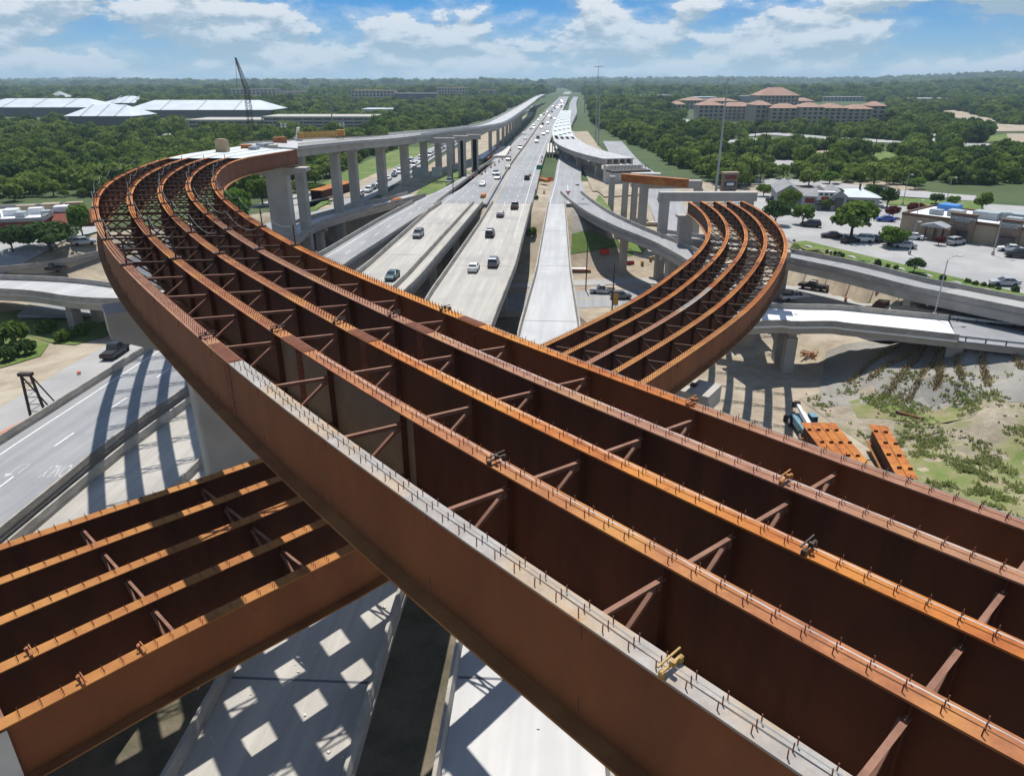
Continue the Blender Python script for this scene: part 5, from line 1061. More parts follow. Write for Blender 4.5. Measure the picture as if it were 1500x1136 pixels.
# right: lot cars
for u, v, rz, kind, paint, lb in [(1187, 333, 1.2, 'suv', 'black', 'black off roader under the bright green tree'), (1217, 349, 1.25, 'sedan', 'maroon', 'dark maroon saloon left of the big oak'), (1245, 356, -1.2, 'sedan', 'black', 'black car parked at the foot of the big oak'), (1262, 355, 1.3, 'suv', 'white', 'big white car parked in the row by the oak'), (1280, 354, 1.2, 'sedan', 'silver', 'silver car behind the white one in the row'), (1293, 355, 1.25, 'suv', 'grey', 'dark grey car at the end of the row by the oak'),
   (1312, 360, 1.2, 'suv', 'grey', 'grey car under the leaning green tree'), (1324, 364, 1.2, 'sedan', 'silver', 'silver car nearest the road under the leaning tree'), (1335, 351, 1.0, 'sedan', 'white', 'white car at the steakhouse entrance walk'), (1399, 359, -1.1, 'suv', 'silver', 'silver car beside the white kerbed island'), (1296, 325, 1.3, 'sedan', 'blue', 'bright blue car by the red leaved tree'), (1470, 419, 1.4, 'sedan', 'silver', 'silver car behind the roadside hedge'),
   (1478, 369, 1.2, 'sedan', 'white', 'white car by the lamp post at the lot right edge'), (1490, 378, 1.2, 'suv', 'black', 'black car nearest the right edge of the lot'), (1497, 362, 1.2, 'suv', 'silver', 'silver car behind the white one at right edge'), (1133, 297, 1.2, 'suv', 'black', 'dark car at the left corner of the gabled restaurant'), (125, 360, -1.1, 'suv', 'silver', 'silver blue car by the bright tree at left')]:
    p = gp(u, v); put_car(kind, paint, p.x, p.y, p.z+.16, rz, lb)
for u, v, z, rz, kind, paint, lb in [(1190, 425, 5.6, .95, 'pickup', 'black', 'black pickup on the lower road beneath the side bridge'), (1164, 441, 2.0, -1.5, 'pickup', 'white', 'white works pickup under the bend of the lower flyover'), (882, 430, .2, 1.5, 'pickup', 'silver', 'silver pickup on the cross street'), (909, 438, .2, -1.55, 'suv', 'grey', 'dark grey car on the cross street beside the pickup'), (171, 522, 8.9, .05, 'pickup', 'black', 'black pickup on the pale haul road at left'), (78, 399, 6.0, 1.5, 'pickup', 'black', 'black pickup low between the two left roads'), (968, 296, 10, 3.1, 'suv', 'silver', 'silver car seen through the straddle bents'), (58, 398, 0, 0, None, None, '')][:7]:
    q = gp(u, v); z = q.z+.2; put_car(kind, paint, q.x, q.y, z, rz, lb)
# articulated lorry
a = g(1296, 458, 5.6); q2 = g(1440, 480, 8); zl = max(H1(a.x, a.y), 5.0)+.3; t = thing('semi_truck', 'dark brown articulated lorry with long grey trailer on the lower road', 'lorry', (0, 0, 0))
mb = MB(); mb.loft([[(-1.2, y, z0), (1.2, y, z0), (1.2, y, z1), (-1.2, y, z1)] for y, z0, z1 in ((0, .9, 3.9), (1.9, .9, 3.7), (2.4, .9, 2.3), (4.0, .9, 2.0), (4.3, .9, 1.5))]); mb.build('cab', 'car_maroon', t)
mb = MB(); mb.box((0, 2.18, 2.75), (2.2, .3, .8), mtx=Matrix.Rotation(.3, 3, 'X')); mb.build('windscreen', 'glass', t)
mb = MB(); mb.box((0, -8.4, 2.55), (2.55, 15, 2.8)); mb.build('trailer', 'car_silver', t); mb = MB(); mb.box((0, -8.4, 3.97), (2.5, 14.9, .03)); mb.build('trailer_roof', 'white', t)
for yy in (3.2, .3, -.9, -12.6, -13.8):
    for sx in (-1, 1): mb = MB(); mb.tube([(sx*.85, yy, .52), (sx*1.22, yy, .52)], .52, 14); mb.build('wheel', 'black', t)
mb = MB(); mb.box((0, -5, .85), (1.0, 17, .25)); mb.build('chassis', 'dark', t)
t.location = (68.0, 124.4, H1(70, 122)+.2); t.rotation_euler = (0, 0, .835)
# ------------------------------------------------------------------ machines
def machine(u, v, z, rz, label, boom, sc=1.0, cat='crane'):
    q = g(u, v, z); z = H1(q.x, q.y)+.05; t = thing('mobile_crane' if cat == 'crane' else 'telehandler', label, cat, (0, 0, 0))
    mb = MB(); mb.loft([[(-1.2, y, .75), (1.2, y, .75), (1.15, y, z1), (-1.15, y, z1)] for y, z1 in ((-3.6, 1.5), (-3.4, 1.75), (1.4, 1.7), (3.4, 1.45), (3.6, 1.2))]); mb.build('chassis', 'equip', t)
    for yy in (-2.4, 2.3):
        for sx in (-1, 1):
            mb = MB(); mb.tube([(sx*.85, yy, .75), (sx*1.4, yy, .75)], .75, 16); w_ = mb.build('wheel', 'black', t); mb = MB(); mb.tube([(sx*1.41, yy, .75), (sx*1.43, yy, .75)], .38, 12); mb.build('rim', 'white', w_)
    mb = MB(); mb.loft([[(.2, -1.2, 1.76), (1.15, -1.2, 1.76), (1.15, .5, 1.76), (.2, .7, 1.76)], [(.25, -1.1, 3.0), (1.1, -1.1, 3.0), (1.1, .1, 3.0), (.25, .2, 3.0)]]); mb.build('cab', 'glass', t)
    mb = MB(); mb.box((.68, -.5, 3.05), (.95, 1.4, .08)); mb.box((.2, -2.4, 2.1), (1.7, 1.6, .7)); mb.build('cover', 'equip', t)
    a_, b_, c_ = boom; mb = MB(); mb.bar(a_, Vector(a_).lerp(Vector(b_), .6), .55, .6); mb.build('boom', 'white', t); mb = MB(); mb.bar(Vector(a_).lerp(Vector(b_), .55), b_, .38, .42); bo = mb.build('boom', 'white', t)
    mb = MB(); mb.box(b_, (.7, .5, .9)); mb.box((b_[0], b_[1]+.5, b_[2]-.3), (1.1, .15, .9)); mb.build('boom_head', 'dark', t); mb = MB(); mb.tube([b_, c_], .02, 4); mb.box(c_, (.25, .25, .5)); mb.build('hook', 'dark', t)
    mb = MB()
    for yy in (-3.7, 3.7):
        for sx in (-1, 1): mb.box((sx*1.5, yy*.98, .5), (.5, .35, .9))
    mb.build('outriggers', 'dark', t)
    t.location = (q.x, q.y, z); t.rotation_euler = (0, 0, rz); t.scale = (sc,)*3
machine(1178, 630, .5, -.05, 'teal rough terrain crane with white boom parked by the stacked girders', ((-.4, -2.9, 2.3), (-.3, 3.3, 2.9), (-.3, 3.9, 1.2)), 1.0)
machine(1144, 497, .5, 1.45, 'teal machine parked in the shade beside the ramp pier', ((-.5, -2.8, 2.2), (-.5, 3.2, 2.4), (-.5, 3.7, 1.2)), .75, 'telehandler')
# stacked girders on the ground
def stacked(label, u, v, rz, n, L, h=2.0, tabs=True, m='rust'):
    q = Vector((*u, 0)) if isinstance(u, tuple) else g(u, v, 1.2)
    z = H1(q.x, q.y); t = thing('stacked_girders', label, 'girders', (q.x, q.y, z), rz)
    for k in range(n):
        x = (k-(n-1)/2)*1.15
        def bx(nm, c, s, mm): mb = MB(); mb.box(c, s); o = mb.build(nm, mm, None); o.parent = t; return o
        gw = bx('girder_web', (x, 0, .3+h/2), (.04, L, h), 'web'); bx('top_flange', (x, 0, .3+h+.03), (1.08, L, .06), m); bx('bottom_flange', (x, 0, .27), (1.0, L, .06), 'botfl')
        if tabs:
            for j in range(4): bx('lifting_lug', (x+.2*(-1)**j, -L*.35+j*L*.23, .3+h+.2), (.5, .05, .28), 'web')
    mb = MB(); mb.box((0, -L*.3, .12), (n*1.2+.6, .3, .24)); mb.box((0, L*.3, .12), (n*1.2+.6, .3, .24)); o = mb.build('timber_bearers', 'timber', None); o.parent = t
stacked('wide bundle of four orange girders stacked beside the crane', (40.6, 78.2), 0, -.04, 4, 15)
stacked('narrow bundle of two orange girders lying on the weedy ground', (45.7, 75.8), 0, -.22, 2, 13.6, 2.3)
stacked('bundle of orange girders standing behind the slim columns at left', (-55.8, 229), 0, -.25, 4, 22, 2.6, False)
# ------------------------------------------------------------------ poles
def mast(u, v, vtop, label, w=.45, zb=12.0, heads=8):
    q = g(u, v, zb); s_, c_ = math.sin(PITCH), math.cos(PITCH); kz = (CY-vtop)/F; y = q.y
    # height at which the vertical above q crosses the row vtop
    h = y*(kz*c_-s_)/(c_+kz*s_)+CAMZ
    t = thing('light_mast', label, 'light mast', (q.x, q.y, zb))
    mb = MB(); mb.tube([(q.x, q.y, zb-.3), (q.x, q.y, h)], [w, w*.35], 10); mb.build('mast_pole', 'galv', t)
    mb = MB(); R_ = 1.9; mb.tube([(q.x+R_*math.cos(k*math.pi/8), q.y+R_*math.sin(k*math.pi/8), h-.2) for k in range(17)], .09, 5); mb.bar((q.x-R_, q.y, h-.2), (q.x+R_, q.y, h-.2), .1); mb.bar((q.x, q.y-R_, h-.2), (q.x, q.y+R_, h-.2), .1); rg = mb.build('lamp_ring', 'galv', t)
    for k in range(heads):
        a_ = k*2*math.pi/heads; mb = MB(); mb.box((q.x+2.2*math.cos(a_), q.y+2.2*math.sin(a_), h-.25), (.8, .5, .35), a_); mb.build('lamp_head', 'lamp', rg)
mast(1048, 285, 115, 'tallest pale light mast behind the straddle bents', .42)
mast(872, 206, 97, 'taller light mast by the far right flyover', .38, 12.6); mast(876, 212, 112, 'shorter light mast by the far right flyover', .36, 12.6); mast(489, 201, 116, 'light mast rising behind the far deck at left', .5, 12.6); mast(856, 165, 112, 'faint light mast farthest along the highway', .5, 12.6)
def upole(u, v, hgt, label, z=None, arms=1, r=.16, lamp=False):
    p = gp(u, v) if z is None else g(u, v, z); t = thing('utility_pole', label, 'pole', (p.x, p.y, p.z))
    mb = MB(); mb.tube([(p.x, p.y, p.z-.2), (p.x, p.y, p.z+hgt)], [r, r*.7], 8); mb.build('pole_shaft', 'wood', t)
    for k in range(arms):
        mb = MB(); mb.bar((p.x-1.3, p.y, p.z+hgt-.5-k*1.3), (p.x+1.3, p.y, p.z+hgt-.5-k*1.3), .14)
        for dx in (-1.2, -.5, .5, 1.2): mb.tube([(p.x+dx, p.y, p.z+hgt-.45-k*1.3), (p.x+dx, p.y, p.z+hgt-.15-k*1.3)], .07, 6)
        mb.build('cross_arm', 'wood', t)
    if lamp: mb = MB(); mb.box((p.x, p.y, p.z+hgt+.1), (1.6, .6, .25)); mb.build('lamp_head', 'dark', t)
    return Vector((p.x, p.y, p.z+hgt-.2))
PL = [upole(*a) for a in [(74, 284, 12.5, 'dark utility pole standing before the woods at left', 10, 1), (127, 275, 12.5, 'dark utility pole with transformer before the woods', 10, 2)]]
for a in [(1074, 272, 16, 'dark lamp pole just right of the brick sign tower'), (1097, 272, 17, 'dark lamp pole second right of the brick sign tower'), (1113, 270, 17, 'dark lamp pole third right of the brick sign tower'), (1200, 266, 17, 'dark lamp pole above the gabled restaurant'), (1275, 254, 15, 'dark lamp pole before the right hand woods'), (1398, 258, 15, 'dark lamp pole far right before the woods')]: upole(a[0], a[1], a[2], a[3], 12.2, 0, .17, True)
p3 = upole(1037, 262, 13, 'power pole with many cross arms left of the tallest mast', 12, 3); p4 = upole(992, 245, 13, 'power pole with cross arms in the woods behind the bents', 12, 2)
for u, v, h_, lb in [(858, 425, 11, 'bare dark pole beside the pale ramp bridge'), (896, 462, 11, 'bare dark pole with a yellow signal by the cross street'), (992, 396, 13, 'bare dark pole against the tall square pier')]: upole(u, v, h_, lb, .1, 0, .15)
upole(664, 284, 9, 'short dark sign pole on the slip road verge', 12.6, 0, .14)
for i, (u, v, h_, lb) in enumerate([(400, 345, 15, 'black pole standing beside the broad hammerhead pier')]): upole(u, v, h_, lb, 4, 0, .2)
def cable(a_, b_, sag, label, r=.035, m='dark'):
    mb = MB(); mb.tube([a_.lerp(b_, k/12)-Vector((0, 0, sag*4*(k/12)*(1-k/12))) for k in range(13)], r, 4); o = mb.build('power_line', m); tag(o, label, 'power line')
cable(PL[0], PL[1], .8, 'power line strung between the two dark poles at left'); cable(p3, p4, 1.0, 'power line strung between the power poles behind the bents')
# street lamps in the lots
def lamp(u, v, hgt, label, z=12.2, arm=(0, -1.4), zz=None):
    p = g(u, v, z); t = thing('street_lamp', label, 'street lamp', (p.x, p.y, z)); mb = MB(); mb.tube([(p.x, p.y, z-.2), (p.x, p.y, z+hgt), (p.x+arm[0]*.5, p.y+arm[1]*.5, z+hgt+.5), (p.x+arm[0], p.y+arm[1], z+hgt+.55)], [.11, .08, .06, .05], 8); mb.build('lamp_post', 'galv', t)
    mb = MB(); mb.box((p.x+arm[0]*1.3, p.y+arm[1]*1.3, z+hgt+.55), (.45, .8, .16), math.atan2(arm[1], arm[0])-math.pi/2); mb.build('lamp_head', 'lamp', t); mb = MB(); mb.tube([(p.x, p.y, z-.1), (p.x, p.y, z+.7)], .3, 10); mb.build('base', 'conc', t)
q = rw2.ats(1.5, .5, 0, -1); lamp(1368, 464, 9.5, 'tall grey street lamp standing on the white ramp parapet', 9.2, (1.6, .3)); lamp(1454, 373, 8, 'lamp post on a concrete base in the right parking lot', 12.2, (.8, -.3)); lamp(1337, 342, 7, 'lamp post by the steakhouse porch', 12.2, (.6, .2)); lamp(1384, 305, 8, 'lamp post on the lawn behind the white roof'); lamp(1322, 300, 8, 'lamp post at the tan restaurant corner'); lamp(1332, 372, 6, 'small lamp post by the silver car', 12.2, (.5, 0))
# brick sign tower
p = g(1066, 284, 12); t = thing('sign_tower', 'brown brick sign tower with three dark sign panels', 'sign', (p.x, p.y, 11)); mb = MB(); mb.box((p.x, p.y, 14.6), (4.6, 1.8, 7.2), .12); mb.build('sign_body', 'stone', t); mb = MB(); mb.box((p.x, p.y, 18.45), (5.2, 2.4, .5), .12); mb.build('cap', 'tan', t)
for z, h_, m_ in ((17.2, 1.2, 'brick'), (15.1, 1.6, 'bldglass'), (12.9, 1.2, 'bldglass')): mb = MB(); mb.box((p.x+.1, p.y-.95, z), (3.6, .14, h_), .12); mb.build('sign_panel', m_, t)
mb = MB(); mb.box((p.x+.13, p.y-1.04, 15.1), (2.3, .06, .8), .12); mb.build('sign_face', 'white', t)
# lattice crane over the trees
def lattice(mb, a_, b_, w0, w1, n, r=.09):
    a_, b_ = Vector(a_), Vector(b_); d = (b_-a_).normalized(); u = d.cross(Vector((0, 1, 0))).normalized(); v = d.cross(u); prev = None
    for k in range(n+1):
        c = a_.lerp(b_, k/n); w_ = w0+(w1-w0)*k/n; cs_ = [c+u*sx*w_/2+v*sy*w_/2 for sx, sy in ((-1, -1), (1, -1), (1, 1), (-1, 1))]
        for i in range(4):
            mb.bar(cs_[i], cs_[(i+1) % 4], r*.7)
            if prev: mb.bar(prev[i], cs_[i], r); mb.bar(prev[i], cs_[(i+1) % 4], r*.7)
        prev = cs_
def hline(v, y):      # height of row v at distance y
    kz = (CY-v)/F; s_, c_ = math.sin(PITCH), math.cos(PITCH); return y*(kz*c_-s_)/(c_+kz*s_)+CAMZ
def px(u, v, y): z = hline(v, y); s_, c_ = math.sin(PITCH), math.cos(PITCH); return Vector(((u-CX)/F*(y*c_-(z-CAMZ)*s_), y, z))
t = thing('crawler_crane', 'tall lattice boom crane standing among the trees at left', 'crane', tuple(px(366, 172, 330)))
a_, m_, b_ = px(368, 190, 330), px(361, 130, 331), px(345, 85, 334)
mb = MB(); lattice(mb, a_, m_, 1.9, 1.8, 12, .14); lattice(mb, m_, b_, 1.8, .5, 11, .13); mb.build('boom', 'dark', t); mb = MB(); mb.tube([b_, px(372, 165, 330)], .09, 4); mb.tube([b_, px(347, 128, 334)], .09, 4); mb.build('hoist_rope', 'dark', t); mb = MB(); mb.box((a_.x+1, a_.y, 14.5), (7, 5, 4)); mb.build('machinery_house', 'yellow', t)
# ------------------------------------------------------------------ left: pile leads tower, cones, pipes
q = g(58, 618, 9.0); t = thing('pile_leads', 'dark lattice pile driving leads leaning by the left road barrier', 'pile leads', (q.x, q.y, H1(q.x, q.y))); z0 = H1(q.x, q.y)
A_ = [Vector((q.x-.9, q.y, z0)), Vector((q.x+1.0, q.y+.2, z0)), Vector((q.x+.35, q.y+.2, z0+6.2)), Vector((q.x-.55, q.y, z0+6.2))]
mb = MB(); mb.bar(A_[0], A_[3], .22); mb.bar(A_[1], A_[2], .22)
for k in range(1, 7): mb.bar(A_[0].lerp(A_[3], k/7), A_[1].lerp(A_[2], k/7), .07); mb.bar(A_[0].lerp(A_[3], (k-1)/7), A_[1].lerp(A_[2], k/7), .05)
mb.build('lattice_frame', 'dark', t); mb = MB(); mb.box((q.x-.1, q.y+.1, z0+6.35), (1.5, .6, .35)); mb.build('head_beam', 'dark', t)
mb = MB(); mb.bar(A_[2], (q.x+2.2, q.y+2.0, z0), .16); mb.bar(A_[3], (q.x+1.4, q.y+1.6, z0), .16); mb.build('raking_strut', 'dark', t)
mb = MB(); mb.box((q.x, q.y-.6, z0+.3), (2.2, 1.2, .6)); mb.build('base_frame', 'dark', t)
for k, (u0, v0, u1, v1, m_, lb) in enumerate([(0, 640, 48, 612, 'yellow', 'bundle of yellow pipes lying along the left road barrier'), (0, 648, 30, 632, 'leafbright', 'green hose bundle beside the yellow pipes'), (2, 637, 40, 616, 'orange', 'orange hoses lying beside the yellow pipes')]):
    mb = MB(); a_, b_ = gp(u0, v0), gp(u1, v1)
    for j in range(4): o_2 = Vector((.22*j, -.1*j, .18+.05*j)); mb.tube([a_+o_2, a_.lerp(b_, .5)+o_2+Vector((.2, .1, .1)), b_+o_2], .1, 6)
    tag(mb.build('pipe_bundle', m_), lb, 'pipes')
def drum(u, v, label, z=None, group=None, proto=[None]):
    p = gp(u, v) if z is None else g(u, v, z)
    if proto[0] is None:
        t = thing('traffic_drum', label, 'traffic drum', (0, 0, 0)); mb = MB(); mb.tube([(0, 0, .06), (0, 0, 1.05)], [.3, .23], 12); mb.build('drum_body', 'orange', t); mb = MB(); mb.tube([(0, 0, 0), (0, 0, .07)], .4, 12); mb.build('base', 'black', t)
        mb = MB(); mb.tube([(0, 0, .42), (0, 0, .56)], [.285, .275], 12); mb.build('stripe_band', 'white', t); mb = MB(); mb.tube([(0, 0, .72), (0, 0, .86)], [.268, .257], 12); mb.build('stripe_band', 'white', t); t.location = p; proto[0] = t
    else: t = dup(proto[0], p)
    t['label'] = label
    if group: t['group'] = group
    elif 'group' in t: del t['group']
drum(118, 555, 'orange traffic drum standing alone on the haul road')
for u, v in [(706, 256), (711, 252), (719, 246), (725, 243), (731, 238), (736, 234), (741, 230), (745, 225), (748, 221), (777, 258), (792, 246), (793, 238), (794, 232), (690, 262), (695, 260), (698, 257), (791, 262), (797, 284)]: drum(u, v, 'orange traffic drum in the line closing a highway lane', 13.03, 'drums along the highway')
for u, v, lb in [(1284, 441, 'orange barrel on the verge by the lorry'), (1238, 443, 'orange barrel beside the stacked barriers')]: drum(u, v, lb)
# yield sign, street signs, barrels
def sign(u, v, z, label, hgt, draw, rz=0.0, pm='galv'):
    p = g(u, v, z); t = thing('road_sign', label, 'sign', (p.x, p.y, z)); mb = MB(); mb.tube([(p.x, p.y, z-.1), (p.x, p.y, z+hgt)], .05, 6); mb.build('post', pm, t); draw(t, p, z+hgt, rz)
def yield_(t, p, z, rz):
    y = p.y-.08
    mb = MB(); mb.add([(p.x-.75, y, z), (p.x+.75, y, z), (p.x, y, z-1.3), (p.x-.75, y+.03, z), (p.x+.75, y+.03, z), (p.x, y+.03, z-1.3)], [(0, 2, 1), (3, 4, 5), (0, 1, 4, 3), (1, 2, 5, 4), (2, 0, 3, 5)]); mb.build('sign_plate', 'red', t)
    mb = MB(); y -= .02; mb.add([(p.x-.32, y, z-.26), (p.x+.32, y, z-.26), (p.x, y, z-.82)], [(0, 2, 1)]); mb.build('sign_face', 'white', t)
sign(832, 292, 12.9, 'red and white triangular yield sign where the ramps part', 2.4, yield_)
def plate(w, h, m_):
    def f(t, p, z, rz): mb = MB(); mb.box((p.x, p.y-.1, z-h/2), (w, .06, h), rz); mb.build('sign_plate', m_, t)
    return f
sign(790, 254, 13, 'small green exit sign beside the outbound lanes', 3, plate(2.2, 1.6, 'signgreen')); sign(806, 270, 13, 'orange construction sign on the merge barrier', 2.4, plate(1.6, 1.4, 'orange')); sign(403, 348, 4, 'pale diamond sign back beside the loop road', 3, plate(1.2, 1.2, 'galv'), .0)
sign(840, 345, 5.5, 'yellow warning sign on the slope beside the pale ramp', 2.6, plate(1.0, 1.4, 'yellow')); sign(901, 452, .1, 'yellow double sign on the bare pole by the cross street', 3.4, plate(1.1, 2.6, 'yellow')); sign(1002, 378, 4, 'small yellow plate beside the tall square pier', 2.2, plate(1.6, .9, 'yellow'))
t = thing('sign_gantry', 'grey backs of overhead road signs beside the queue', 'sign', tuple(g(628, 264, 12.4)))
for u0, u1 in ((604, 628), (633, 648)):
    a_, b_ = g(u0, 258, 14.6), g(u1, 258, 14.6); mb = MB(); mb.bar((a_.x, a_.y, 16), (b_.x, a_.y, 16), .15, 3.2); mb.build('sign_panel', 'galv', t); mb = MB(); mb.tube([((a_.x+b_.x)/2, a_.y+.2, 12), ((a_.x+b_.x)/2, a_.y+.2, 17)], .14, 6); mb.build('post', 'galv', t)
# barriers, attenuators, crates, debris
def on_deck(u, v):      # the spot of the upper flyover's deck seen under a pixel
    best = None; s_, c_ = math.sin(PITCH), math.cos(PITCH)
    for i in range(0, len(pA.s)):
        if not 125 < pA.s[i] < 330: continue
        for o in np.arange(-5.4, 5.5, .6):
            x, y, z = pA.at(i, o, .09); zc = y*c_+(CAMZ-z)*s_; e = abs(CX+F*x/zc-u)+abs(CY-F*(y*s_-(CAMZ-z)*c_)/zc-v)
            if best is None or e < best[0]: best = (e, Vector((x, y, z)))
    return best[1]
def blockobj(name, label, cat, u, v, z, size, m_, rz=0.0, extra=None):
    p = on_deck(u, v) if z > 30 else g(u, v, z); z = p.z if z > 30 else max(z, H1(p.x, p.y)+.05); t = thing(name, label, cat, (p.x, p.y, z)); mb = MB(); mb.box((p.x, p.y, z+size[2]/2), size, rz, top=.96); mb.build('body', m_, t)
    if extra: mb = MB(); mb.box((p.x, p.y, z+size[2]+.09), (size[0]*.7, size[1]*.7, .18), rz); mb.build('lid', extra, t)
blockobj('generator', 'red site generator box on the bare ground by the cross street', 'generator', 884, 392, .2, (2.2, 1.4, 1.3), 'red', .1, 'dark'); blockobj('welding_trailer', 'low red trailer right of the red generator', 'trailer', 921, 395, .2, (2.4, 1.2, .7), 'red', .2, 'galv')
blockobj('steel_plate_stack', 'stack of brown and white beams by the bare pole', 'stack', 848, 400, .2, (6, 1.8, .5), 'rustpink', -.05, 'white'); blockobj('barrel', 'yellow barrel left of two on the bare ground', 'barrel', 940, 397, .2, (.7, .7, 1.0), 'yellow'); blockobj('barrel', 'yellow barrel right of two on the bare ground', 'barrel', 952, 394, .2, (.7, .7, 1.0), 'yellow')
blockobj('timber_stack', 'pallet stack of pale timber beneath the curling ramp', 'timber', 946, 358, 2.4, (5, 2.2, .6), 'timber', .3, 'timber'); blockobj('timber_stack', 'second pale timber stack against the ramp pier', 'timber', 955, 348, 2.4, (4, 2, .7), 'timber', -.2, 'conc')
blockobj('water_barrier', 'yellow crash cushion at the nose of the slip road', 'crash cushion', 581, 296, 13, (1.3, 4.2, .9), 'yellow', -.4, 'orange'); blockobj('water_barrier', 'yellow crash cushion at the end of the oncoming bridge barrier', 'crash cushion', 708, 289, 13, (1.3, 4.2, .9), 'yellow', -.1, 'orange'); blockobj('water_barrier', 'orange yellow crash cushion in front of the merge barrier', 'crash cushion', 797, 266, 13, (1.6, 5, .9), 'yellow', .5, 'orange')
for i, (u, v, z, sz, m_, lb) in enumerate([(327, 222, 32.3, (2.0, 2.0, 2.1), 'timber', 'tan timber crate standing on the deck forms'), (362, 217, 32.2, (2.2, 1.4, .7), 'rust', 'orange lifting frame on the deck behind the crate'), (411, 211, 32.1, (2.8, 1.6, 1.5), 'rustred', 'red brown container on the far deck'), (436, 206, 32.1, (1.6, 1.6, 1.0), 'white', 'white tank on the far deck near the gantry'), (388, 215, 32.1, (3.2, 2.2, .8), 'galv', 'heap of silver clamps on the far deck'), (372, 219, 32.1, (2.2, 1.6, .6), 'galv', 'grey formwork bundle lying on the deck'), (400, 217, 32.1, (2.6, 1.8, .7), 'conc', 'pale bundle beside the red container')]): blockobj('site_box', lb, 'site box', u, v, z, sz, m_, .3*i, 'timber' if i < 1 else None)
# deck finishing gantry
a_, b_ = on_deck(444, 208)+Vector((0, 0, 1.6)), on_deck(500, 203.5)+Vector((0, 0, 1.6)); t = thing('finishing_gantry', 'long yellow lattice gantry lying across the far deck', 'gantry', tuple(a_))
mb = MB(); lattice(mb, a_, b_, 1.1, 1.1, 14, .1); mb.build('truss', 'yellow', t); mb = MB(); mb.box(b_+Vector((0, 0, .1)), (2.2, 1.8, 1.6)); mb.box(a_+Vector((-.5, 0, 0)), (1.2, 1.4, 1.3)); mb.build('carriage', 'yellow', t); mb = MB(); mb.bar(a_+Vector((-1.6, 0, -1.2)), a_+Vector((-.9, 0, 1.8)), 1.0, .5); mb.build('counterweight', 'white', t)
for u, lb in ((418, 'portable light plant with four lamps left of the gantry'), (503, 'portable light plant with four lamps right of the gantry')):
    a_ = on_deck(u, 208 if u < 450 else 203); b_ = a_+Vector((0, 0, 3.6)); t = thing('light_plant', lb, 'light plant', tuple(a_)); mb = MB(); mb.tube([a_, b_], .07, 5); mb.build('mast_pole', 'dark', t)
    for dx in (-.45, .45):
        for dz in (0, .6): mb = MB(); mb.box(b_+Vector((dx, 0, dz)), (.5, .25, .42)); mb.build('lamp_head', 'lamp', t)
t = thing('pipe_length', 'short dark steel pipe lying in the weeds', 'pipe', tuple(gp(1333, 609))); mb = MB(); a_, b_ = gp(1313, 606)+Vector((0, 0, .3)), gp(1351, 616)+Vector((0, 0, .3)); mb.tube([a_, b_], .17, 10); mb.build('pipe_body', 'splice', t)
for e, q in ((0, a_), (1, b_)): mb = MB(); d_ = (b_-a_).normalized(); mb.tube([q-d_*.12, q+d_*.12], .27, 12); mb.build('flange_end', 'dark', t)
q = gp(1188, 523); t = thing('scrap_pile', 'rusty scrap heap with white pipes beside the ramp pier', 'scrap heap', tuple(q)); mb = MB()
for k in range(26): c = q+Vector((rv.gauss(0, 1.1), rv.gauss(0, .6), rv.uniform(.1, .8))); mb.bar(c, c+Vector((rv.gauss(0, .8), rv.gauss(0, .8), rv.gauss(0, .3))), .14)
mb.build('scrap_bars', 'rustred', t); mb = MB()
for k in range(4): c = q+Vector((2+k*.3, 1, .4)); mb.bar(c, c+Vector((1.6, 1.2, .5)), .12)
mb.build('white_pipes', 'white', t)
for k, lb in enumerate(['leftmost of four white precast beams lying beside the highway', 'second white precast beam from the left beside the highway', 'third white precast beam from the left beside the highway', 'rightmost of four white precast beams lying beside the highway']):
    a_, b_ = g(802.5+k*4.4, 227, 13.2), g(803.5+k*3.7, 213, 13.2); t = thing('precast_beam', lb, 'beam', tuple(a_)); mb = MB(); mb.bar(a_+Vector((0, 0, .75)), b_+Vector((0, 0, .75)), .9, .9); mb.build('beam_body', 'concnew', t); mb = MB()
    for f in (.12, .88): c = a_.lerp(b_, f); mb.box((c.x, c.y, 13.15), (1.4, .4, .3))
    mb.build('bearer', 'timber', t)
P_ = [tuple(q[:2]) for q in G([(717, 228), (741, 228), (749, 214), (729, 214)], 13.9)]; mb = MB(); mb.prism(P_, 13.0, 13.9); tag(mb.build('deck_slab', 'concnew'), 'white new deck slab under construction left of the highway drums', 'deck slab')
P_ = [tuple(q[:2]) for q in G([(700, 231), (708, 232), (729, 216), (722, 215)], 13.6)]; mb = MB(); mb.prism(P_, 13.0, 13.6); tag(mb.build('deck_slab', 'form'), 'narrow pale deck strip beside the new white slab', 'deck slab')
P_ = [tuple(q[:2]) for q in G([(710, 231), (716, 231), (734, 214), (730, 214)], 13.9)]; mb = MB(); mb.prism(P_, 13.0, 14.0); tag(mb.build('girder_row', 'rustred'), 'row of rusty girders between the new white slabs', 'girders')
t = thing('roller_coaster', 'faint looping roller coaster track on the far right hillside', 'roller coaster', tuple(px(1440, 155, 1250)))
def pxs(L): return [px(u, v, 1250) for u, v in L]
mb = MB(); mb.tube(pxs([(1424, 152), (1430, 140), (1440, 134), (1450, 133), (1458, 140), (1465, 150), (1474, 152), (1482, 144), (1488, 138), (1496, 142)]), .9, 5); mb.build('track', 'car_darkblue', t); mb = MB(); mb.tube(pxs([(1426, 150), (1428, 138), (1436, 132), (1452, 130), (1462, 134), (1470, 142), (1478, 136), (1492, 134)]), .8, 5); mb.build('track', 'car_maroon', t); mb = MB()
for u, v in ((1430, 140), (1440, 134), (1450, 133), (1458, 140), (1482, 144), (1488, 138), (1470, 142)): a_ = px(u, v, 1250); mb.tube([a_, Vector((a_.x, a_.y, 12))], .5, 4)
mb.build('supports', 'car_grey', t)
